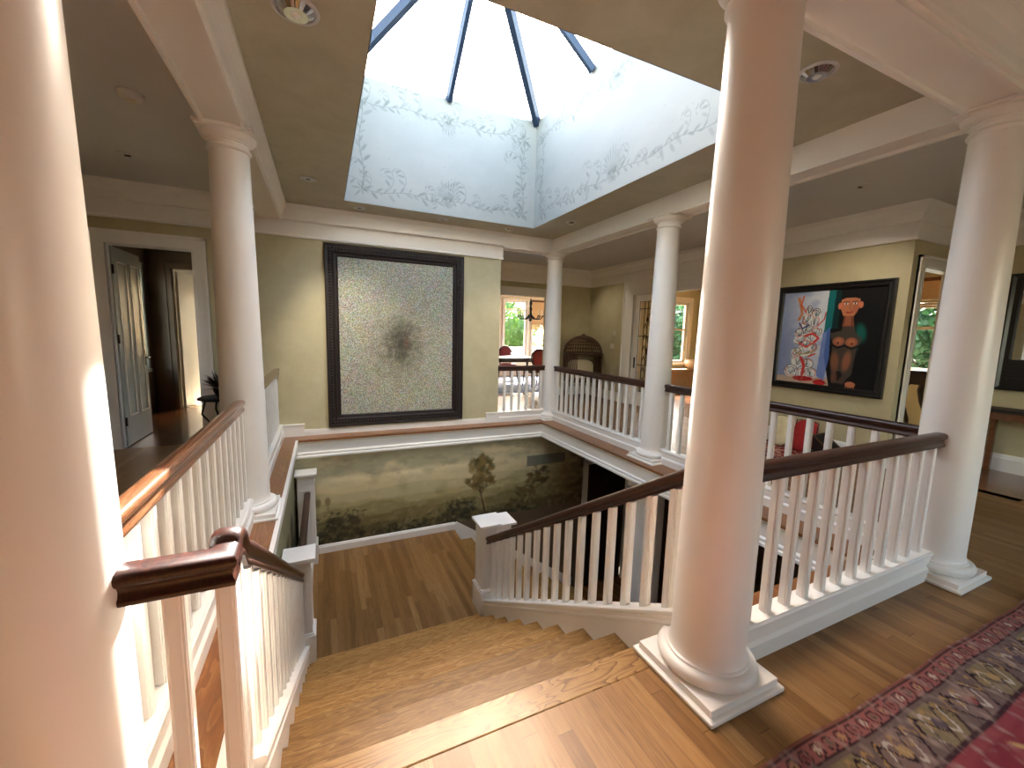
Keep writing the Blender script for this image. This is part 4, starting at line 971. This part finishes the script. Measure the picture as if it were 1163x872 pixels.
ly=MB(); u=Vector((.20,.72,0)).normalized(); w_=Vector((u.y,-u.x,0))
def obox(m,o,u,w,L,T,z0,z1): 
    o=Vector(o); return m.add([o+u*a+w*b+Vector((0,0,z)) for z in (z0,z1) for b in (0,T) for a in (0,L)],[(0,2,3,1),(4,5,7,6),(0,1,5,4),(1,3,7,5),(3,2,6,7),(2,0,4,6)])
obox(ly,(-3.7,7.6,0),u,w_,.72,.04,.01,2.3).build('leaf',M['white'],d)
obox(MB(),Vector((-3.7,7.6,0))+u*.62+w_*.04,u,w_,.05,.05,.98,1.06).build('knob',M['bronze'],d)
# iron stand with a dark plant beside the passage door
t=thing('plant_stand','low black iron stand with a dark leafy plant behind left column','plant stand',(-2.52,4.5,0))
MB().lathe([(.001,0),(.26,0),(.265,.012),(.255,.02),(.001,.015)],(-2.52,4.5,.6),30).build('tray',M['iron'],t,40)
for a in range(4):
    x,y=math.cos(a*PI/2+.6),math.sin(a*PI/2+.6)
    MB().tube([(-2.52+x*.2,4.5+y*.2,.6),(-2.52+x*.24,4.5+y*.24,.45),(-2.52+x*.12,4.5+y*.12,.28),(-2.52+x*.2,4.5+y*.2,.0)],.011).build('leg',M['iron'],t,40)
t2=thing('potted_plant','dark red leafy plant on the black iron stand','plant',(-2.52,4.5,.62))
MB().lathe([(.001,.0),(.08,.0),(.11,.08),(.115,.11),(.1,.11),(.001,.1)],(-2.52,4.5,.618),24).build('bowl',M['bronze'],t2,40)
m=MB(); r=random.Random(5)
for k in range(140):
    a=r.random()*2*PI; e=r.random()*1.2; L=.12+.12*r.random(); p=Vector((-2.52+.05*math.cos(a),4.5+.05*math.sin(a),.72)); dd=Vector((math.cos(a)*math.cos(e),math.sin(a)*math.cos(e),math.sin(e))); s=dd.cross(Vector((0,0,1))).normalized()*.022
    m.add([p,p+dd*L*.5+s,p+dd*L,p+dd*L*.5-s],[(0,1,2,3)])
m.build('foliage',M['leafdark'],t2)

# ================================================================== far right hall
for lab,y,z,w2,h2 in (('small upper switch plate on the wall left of the leaded door',6.237,1.498,.035,.055),('wide lower switch plate on the wall left of the leaded door',6.297,1.204,.06,.06)):
    t=thing('switch_plate',lab,'light switch',(4.38,y,z)); MB().cbox(4.368,4.38,y-w2,y+w2,z-h2,z+h2,.003).build('plate',M['plate'],t); MB().cbox(4.36,4.37,y-.012,y+.012,z-.02,z+.02,.002).build('rocker',M['white'],t)
# leaded glass leaf
d=thing('door_4','white door with leaded glass left of the open half, behind the middle column','door',(4.44,5.2,0),kind='structure')
m=MB().box(4.42,4.46,5.53,5.65,.01,2.27).box(4.42,4.46,4.72,4.84,.01,2.27).box(4.42,4.46,4.84,5.53,2.14,2.27).box(4.42,4.46,4.84,5.53,.01,.3)
m.build('leaf',M['white'],d)
MB().box(4.437,4.443,4.83,5.54,.29,2.15).build('pane',M['glass'],d)
m=MB(); X=4.434
def came(pts,r=.008): m.tube([(X,5.53-.69*a,.3+1.84*b) for a,b in pts],r,6)
for a in (.0,.2,.34,.66,.8,1.): came([(a,0),(a,1)])
for b in (0.,.08,.3,.62,.92,1.): came([(0,b),(1,b)])
for cx,cz,rr in ((.5,.8,.13),(.5,.8,.09),(.5,.42,.1)): came([(cx+rr/.69*math.cos(k*PI/14),cz+rr/1.84*1.*math.sin(k*PI/14)) for k in range(29)])
for k in range(7): came([(.34+.05*k,.3),(.5+.16*math.sin(k),.46),(.36+.045*k,.62)])
for k in range(6): came([(.2,.1+.12*k),(.27,.16+.12*k),(.34,.1+.12*k)]); came([(.66,.1+.12*k),(.73,.16+.12*k),(.8,.1+.12*k)])
m.build('lead_came',M['iron'],d); MB().cbox(4.40,4.42,5.57,5.6,.78,1.0,.004).build('handle_plate',M['black'],d)

# wicker dome chair in the far corner
cx,cy=3.9,6.72
t=thing('wicker_chair','brown wicker dome chair with a cream cushion in the far right corner','chair',(cx,cy,0))
m=MB(); R=.43
for k in range(44):
    a=2*PI*k/44; m.tube([(cx+R*math.cos(a)*math.cos(e),cy+R*math.sin(a)*math.cos(e),1.02+.4*math.sin(e)) for e in [PI/2*j/8 for j in range(9)]],.0085,6)
for z in (1.12,1.2,1.27,1.34):
    rr=R*math.cos(math.asin((z-1.02)/.4)); m.tube([(cx+rr*math.cos(PI*(-.1)+1.2*PI*k/20),cy+rr*math.sin(PI*(-.1)+1.2*PI*k/20),z) for k in range(21)],.012,6)
m.ball((cx,cy,1.43),.05,.05,.03,12,6); m.build('dome',M['wicker'],t,50)
ring=lambda z,r,rad:MB().tube([(cx+r*math.cos(2*PI*k/36),cy+r*math.sin(2*PI*k/36),z) for k in range(37)],rad,8)
b=ring(1.02,R,.02); b2=ring(.98,R*.99,.012); b.add(b2.v,b2.f); b.build('rim',M['wicker'],t,50)
m=MB()
for k in range(48):
    a=PI*(-.22)+1.44*PI*k/47; m.tube([(cx+R*math.cos(a),cy+R*math.sin(a),.42),(cx+R*1.0*math.cos(a),cy+R*1.0*math.sin(a),1.0)],.011,6)
m.build('back_canes',M['wicker'],t,50)
ring(.42,R,.03).lathe([(.001,-.02),(R,-.02),(R,.02),(.001,.02)],(cx,cy,.42),30).build('seat',M['wicker'],t,50)
for a in (.8,2.35,3.9,5.5): MB().tube([(cx+.36*math.cos(a),cy+.36*math.sin(a),.42),(cx+.4*math.cos(a),cy+.4*math.sin(a),0)],.022).build('leg',M['wicker'],t,50)
t=thing('cushion','cream cushion propped inside the wicker dome chair','cushion',(cx,cy,.45)); MB().ball((cx-.02,cy+.05,.66),.33,.14,.21,24,14,.6).build('cover',M['linen'],t,60)

# cushions and basket under the figure painting
def floor_cushion(label,y,mat,tilt):
    t=thing('floor_cushion',label,'cushion',(4.18,y,0),'floor cushions against the right wall')
    m=MB().ball((4.2,y,.2),.09,.13,.2,24,14,.6); m.v=[(v[0]+(v[2]-.2)*tilt,v[1],v[2]+.009) for v in m.v]; o=m.build('cover',M[mat],t,60)
    MB().tube([(4.2+(z-.2)*tilt-.005,y+a,z+.009) for a,z in ((-.13,.02),(-.135,.2),(-.13,.385),(0,.4),(.13,.385),(.135,.2),(.13,.02))],.006).build('piping',M['blackwood'],o,50)
floor_cushion('cream floor cushion against the right wall, left of the red one',2.335,'creamcush',.25)
floor_cushion('red floor cushion against the right wall below the figure painting',2.03,'redcush',.25)
t=thing('basket','dark sloping basket on the floor right of the red cushion','basket',(4.2,1.76,0))
m=MB().add([(4.08,1.68,.009),(4.3,1.68,.009),(4.3,1.84,.009),(4.08,1.84,.009),(4.06,1.66,.12),(4.32,1.66,.12),(4.32,1.86,.27),(4.06,1.86,.27)],[(0,1,2,3),(0,1,5,4),(1,2,6,5),(2,3,7,6),(3,0,4,7)]); m.build('body',M['blackwood'],t)
MB().tube([(4.06,1.66,.12),(4.32,1.66,.12),(4.32,1.86,.27),(4.06,1.86,.27),(4.06,1.66,.12)],.01).build('rim',M['wicker'],t,40)
def small_rug():
    c=Canvas(.8,1.5,.02,(130,44,44)); n=fbm(c.nx,c.ny,20,30,3,97); c.blend(((np.sin(c.X*60)*np.sin(c.Y*60))>.2)*.6,(86,40,44)); c.blend((n>.55)*.8,(196,160,140)); c.blend((np.minimum(np.minimum(c.X,.8-c.X),np.minimum(c.Y,1.5-c.Y))<.05)*1.,(70,36,38))
    o=c.mesh('rug',M['rugmat'],(3.5,1.75,.008),(1,0,0),(0,1,0)); md=o.modifiers.new('pile','SOLIDIFY'); md.thickness=.007; md.offset=-1
    tag(o,'small red patterned rug on the floor below the figure painting','rug',kind='thing')
small_rug()

# ================================================================== sunroom
t=thing('side_table','tall dark wood table with curved legs inside the sunroom doorway','table',(6.18,1.6,0))
MB().cbox(5.85,6.5,1.41,1.79,1.02,1.07,.008).build('top',M['darkwood'],t); MB().cbox(5.88,6.47,1.44,1.76,.88,1.02,.006).build('apron',M['darkwood'],t)
for x,y,sx,sy in ((5.9,1.46,-1,-1),(5.9,1.74,-1,1),(6.45,1.46,1,-1),(6.45,1.74,1,1)):
    MB().tube([(x,y-sy*.02,.92),(x,y+sy*.03,.84),(x,y+sy*.045,.76),(x,y+sy*.02,.6),(x,y-sy*.05,.4),(x,y-sy*.07,.2),(x,y-sy*.03,.05),(x,y+sy*.01,.0)],[.04,.045,.04,.03,.024,.02,.02,.03],10).build('leg',M['darkwood'],t,50)
t=thing('radiator_cover','wooden slatted radiator cover below the sunroom window','radiator cover',(7.1,7.0,0))
MB().cbox(6.3,7.9,6.86,7.19,.56,.6,.006).build('top',M['shade'],t); m=MB()
for k in range(39): m.box(6.32+k*.04,6.345+k*.04,6.9,6.92,.04,.54)
m.box(6.3,7.88,6.9,6.925,.52,.56).box(6.3,7.88,6.9,6.925,0,.05); m.build('slats',M['shade'],t); MB().box(6.32,7.86,6.94,7.18,0,.55).build('body',M['walnut'],t)
t=thing('bowl','round pale clay bowl on the radiator cover','bowl',(7.72,7.0,.6))
MB().lathe([(.001,.0),(.11,.0),(.2,.05),(.235,.12),(.23,.18),(.19,.215),(.19,.24),(.205,.25),(.17,.25),(.17,.22),(.001,.05)],(7.72,7.0,.601),32).build('body',M['ceramic'],t,50)
t=thing('roman_shade','woven wood shade at the top of the sunroom window','window shade',(7.9,2.55,2.05))
m=MB().box(7.93,7.96,1.7,3.4,2.2,2.5)
for k in range(4): m.box(7.91,7.97,1.7,3.4,2.05+k*.045,2.085+k*.045)
m.build('fabric',M['shade'],t); MB().box(7.92,7.99,1.68,3.42,2.5,2.56).build('headrail',M['walnut'],t)

# ================================================================== dining room
t=thing('dining_table','dark polished dining table in the far room','table',(3.1,9.5,.009))
MB().cbox(2.0,4.25,8.95,10.05,.72,.76,.01).build('top',M['black'],t); MB().cbox(2.1,4.15,9.05,9.95,.64,.72,.006).build('apron',M['darkwood'],t)
for x in (2.15,4.1):
    for y in (9.1,9.9): MB().tube([(x,y,.66),(x,y,.4),(x,y,.03),(x,y,.009)],[.04,.03,.022,.03],10).build('leg',M['darkwood'],t,50)
def dining_bounce_rug():  # pale rug added to neutralise the warm bounce off the floor
    c=Canvas(4.6,3.3,.05,(150,158,178)); n=fbm(c.nx,c.ny,14,10,4,111); d=np.minimum(np.minimum(c.X,4.6-c.X),np.minimum(c.Y,3.3-c.Y))
    c.blend((n-.4)*1.2,(186,188,196)); c.blend(((d>.12)&(d<.26))*.7,(110,120,150))
    o=c.mesh('rug',M['rugmat'],(1.1,7.75,.008),(1,0,0),(0,1,0)); md=o.modifiers.new('pile','SOLIDIFY'); md.thickness=.007; md.offset=-1
    tag(o,'pale blue rug added under the far dining table for neutral bounce','rug',kind='thing')
dining_bounce_rug()
def dining_chair(label,x,y,rz):
    t=thing('dining_chair',label,'chair',(x,y,.009),'red dining chairs')
    def R(p): c,s=math.cos(rz),math.sin(rz); return (x+p[0]*c-p[1]*s,y+p[0]*s+p[1]*c,p[2]+.009)
    def put(m,n,mat,sm=50): m.v=[R(v) for v in m.v]; return m.build(n,M[mat],t,sm)
    put(MB().ball((0,0,.46),.25,.24,.05,20,10,.7),'seat','redcloth')
    put(MB().ball((0,-.25,.78),.2,.035,.22,24,14,.85),'backrest','redcloth')
    m=MB().tube([(.225*math.cos(k*PI/16),-.25,.78+.235*math.sin(k*PI/16)) for k in range(33)],.02,8); put(m,'back_frame','darkwood')
    put(MB().box(-.22,.22,-.22,.22,.38,.43),'seat_rail','darkwood',None)
    for sx in (-1,1):
        put(MB().tube([(sx*.2,.2,.42),(sx*.21,.21,.2),(sx*.22,.24,0)],[.025,.02,.015]),'leg','darkwood'); put(MB().tube([(sx*.17,-.22,.6),(sx*.18,-.22,.42),(sx*.2,-.28,0)],[.02,.024,.015]),'leg','darkwood')
dining_chair('red dining chair on the far side of the table, before the window',3.67,10.35,PI)
dining_chair('red dining chair on the near side of the table, beside the far column',3.72,8.72,0)
dining_chair('red dining chair at the left end of the dining table, behind the wall edge',2.2,8.65,0)
t=thing('chandelier','black iron chandelier with candle arms hanging over the dining table','chandelier',(3.85,9.3,1.9))
cx,cy=3.85,9.3
MB().tube([(cx,cy,HC),(cx,cy,2.4)],.006).build('chain',M['iron'],t); MB().lathe([(.001,.0),(.05,.02),(.03,.06),(.05,.1),(.03,.16),(.045,.24),(.025,.32),(.04,.4),(.02,.5),(.001,.55)],(cx,cy,1.87),16).ball((cx,cy,1.83),.055).build('stem',M['iron'],t,40)
MB().lathe([(.06,0),(.055,-.03),(.001,-.04)],(cx,cy,HC),20).build('canopy',M['iron'],t,40)
for k in range(8):
    a=2*PI*k/8+.2; ca,sa=math.cos(a),math.sin(a)
    P=lambda r,z:(cx+r*ca,cy+r*sa,z)
    ar=MB().tube([P(.03,1.95),P(.14,1.84),P(.28,1.84),P(.36,1.93)],.016).lathe([(.001,0),(.035,.005),(.04,.02),(.001,.02)],P(.36,1.92),12).build('arm',M['iron'],t,40)
    MB().lathe([(.018,0),(.018,.14),(.004,.17),(.001,.17)],P(.36,1.94),10).build('candle',M['candle'],ar,40)
    MB().ball(P(.28,1.76),.014,.014,.035,8,6).ball(P(.16,1.77),.012,.012,.03,8,6).build('crystal',M['glass'],ar,40)
t=thing('roman_shade','woven shade pulled down over the right dining room window','window shade',(5.5,11.4,1.6))
m=MB().box(5.0,5.98,11.42,11.44,1.75,2.5)
for k in range(5): m.box(5.0,5.98,11.4,11.45,1.58+k*.045,1.615+k*.045)
m.build('fabric',M['shade'],t); MB().box(5.0,5.98,11.4,11.46,2.5,2.56).build('headrail',M['walnut'],t)

# ================================================================== outside
struct('ground',MB().box(-40,60,-40,70,LOW-.6,LOW-.3),M['lawn'])
def crown(c,R,n,mat,seed):
    r=np.random.default_rng(seed); m=MB()
    lob=[(r.normal(size=3)*np.array([.5,.5,.42])*R,R*(.35+.3*r.random())) for _ in range(9)]
    vs=[];fs=[]
    for i in range(n):
        lc,lr=lob[r.integers(9)]; d=r.normal(size=3); d/=np.linalg.norm(d); p=np.array(c)+lc+d*lr*(.72+.36*r.random())
        a=r.normal(size=3); a/=np.linalg.norm(a); b=np.cross(a,d); b/=max(1e-6,np.linalg.norm(b)); s=R*.05*(.6+.8*r.random())
        k=len(vs); vs+=[p-a*s,p+b*s*.5,p+a*s,p-b*s*.5]; fs.append((k,k+1,k+2,k+3))
    for lc,lr in lob: m.ball(tuple(np.array(c)+lc),lr*.72,lr*.72,lr*.68,14,9)
    return m.add(vs,fs)
def tree(label,x,y,z,R,mat,seed,n=6500):
    t=thing('tree',label,'tree',(x,y,LOW-.3),'trees outside the windows')
    crown((x,y,z),R,n,mat,seed).build('foliage',M[mat],t)
    m=MB().tube([(x,y,LOW-.35),(x+.05,y,z-R*.7),(x,y,z+R*.2)],[.22,.16,.06],10)
    for k in range(4):
        a=k*1.7; m.tube([(x,y,z-R*.5),(x+.5*R*math.cos(a),y+.5*R*math.sin(a),z+.1*R)],[.09,.03],7)
    m.build('trunk',M['trunk'],t,50)
tree('bright green tree behind the left dining room window',9.3,22.5,.9,2.5,'leaf1',101)
tree('green tree behind the right dining room window',15.2,24.5,.4,2.5,'leaf1',102)
tree('distant tree filling the left of the dining room window',6.2,33.,.9,3.,'leaf2',103)
tree('blue-green tree outside the sunroom window below the woven shade',17.5,5.0,.9,2.8,'leaf2',104)
tree('green tree outside the sunroom far window behind the clay bowl',18.,17.,1.2,2.7,'leaf2',105)
tree('tree on the right outside the sunroom window',21.,11.5,-.2,2.6,'leaf1',106)
t=thing('garden_shed','pale low roofed shed outside the dining room window','shed',(7.2,17.4,LOW-.3))
MB().box(5.6,8.8,16.9,18.4,LOW-.3,.35).build('walls',M['offwhite'],t)
MB().add([(5.4,16.7,.35),(9.,16.7,.35),(9.,18.6,.35),(5.4,18.6,.35),(5.4,17.65,.75),(9.,17.65,.75)],[(0,1,5,4),(2,3,4,5),(1,2,5),(3,0,4),(0,3,2,1)]).build('roof',M['grille'],t)

# ================================================================== light
SUN=Vector((-.43,-1.044,-1.)).normalized()
sd=bpy.data.lights.new('sun','SUN'); so=bpy.data.objects.new('sun',sd); COL.objects.link(so); so.location=(3,8,9)
so.rotation_euler=SUN.to_track_quat('-Z','Y').to_euler(); sd.energy=4.2; sd.angle=.009; sd.color=(1.,.96,.9)
wd=bpy.data.worlds.new('sky'); S.world=wd; wd.use_nodes=True; n=NT(wd)
bg=n.n['Background']; sk=n.add('TexSky',sky_type='NISHITA'); sk.sun_disc=False
sk.sun_elevation=math.asin(-SUN.z); sk.sun_rotation=math.atan2(-SUN.x,-SUN.y); sk.dust_density=2.; sk.air_density=1.; sk.ozone_density=1.
n.link(n.mix(1.,sk.outputs[0],(1.,.83,.64,1.),'MULTIPLY'),bg.inputs[0]); bg.inputs[1].default_value=.42

def spot(name,x,y,tx,ty,tz,power,size=1.5):
    l=bpy.data.lights.new(name,'SPOT'); o=bpy.data.objects.new(name,l); COL.objects.link(o); o.location=(x,y,HC-.03)
    o.rotation_euler=(Vector((tx,ty,tz))-o.location).to_track_quat('-Z','Y').to_euler()
    l.energy=power; l.spot_size=size; l.spot_blend=.9; l.shadow_soft_size=.05; l.color=(1.,.9,.76)
spot('added_fill_spot',-1.569,3.756,-.9,4.9,.4,16.,1.25); spot('added_fill_spot',3.283,1.288,4.38,1.95,1.,7.,1.7); spot('added_fill_spot',3.4,6.6,4.3,6.2,1.,2.5,1.7); spot('added_fill_spot',1.596,3.774,.6,4.9,.2,16.,1.25)  # spots added at the ceiling to brighten the far and right walls

# ================================================================== camera
F,PITCH,YAW,ROLL=464.5458,-.1239,.4327,.0267
cp=bpy.data.cameras.new('camera'); co=bpy.data.objects.new('camera',cp); COL.objects.link(co)
fw=Vector((math.sin(YAW)*math.cos(PITCH),math.cos(YAW)*math.cos(PITCH),math.sin(PITCH))); rt=Vector((math.cos(YAW),-math.sin(YAW),0)); up=rt.cross(fw)
c_,s_=math.cos(ROLL),math.sin(ROLL); r2=rt*c_+up*s_; u2=up*c_-rt*s_
mt=Matrix((r2,u2,-fw)).transposed().to_4x4(); mt.translation=(-1.4731,-1.1083,1.4353); co.matrix_world=mt
cp.sensor_fit='HORIZONTAL'; cp.sensor_width=36.; cp.lens=F*36./1163.; cp.clip_start=.02; cp.clip_end=300
S.camera=co
vs=S.view_settings; vs.view_transform='Standard'; vs.look='None'; vs.gamma=1.; vs.exposure=3.4; vs.use_curve_mapping=False
S.display_settings.display_device='sRGB'
cy=S.cycles; cy.use_denoising=True; cy.max_bounces=14; cy.diffuse_bounces=7; cy.glossy_bounces=5; cy.transparent_max_bounces=16; cy.sample_clamp_indirect=6.; cy.caustics_reflective=False; cy.caustics_refractive=False
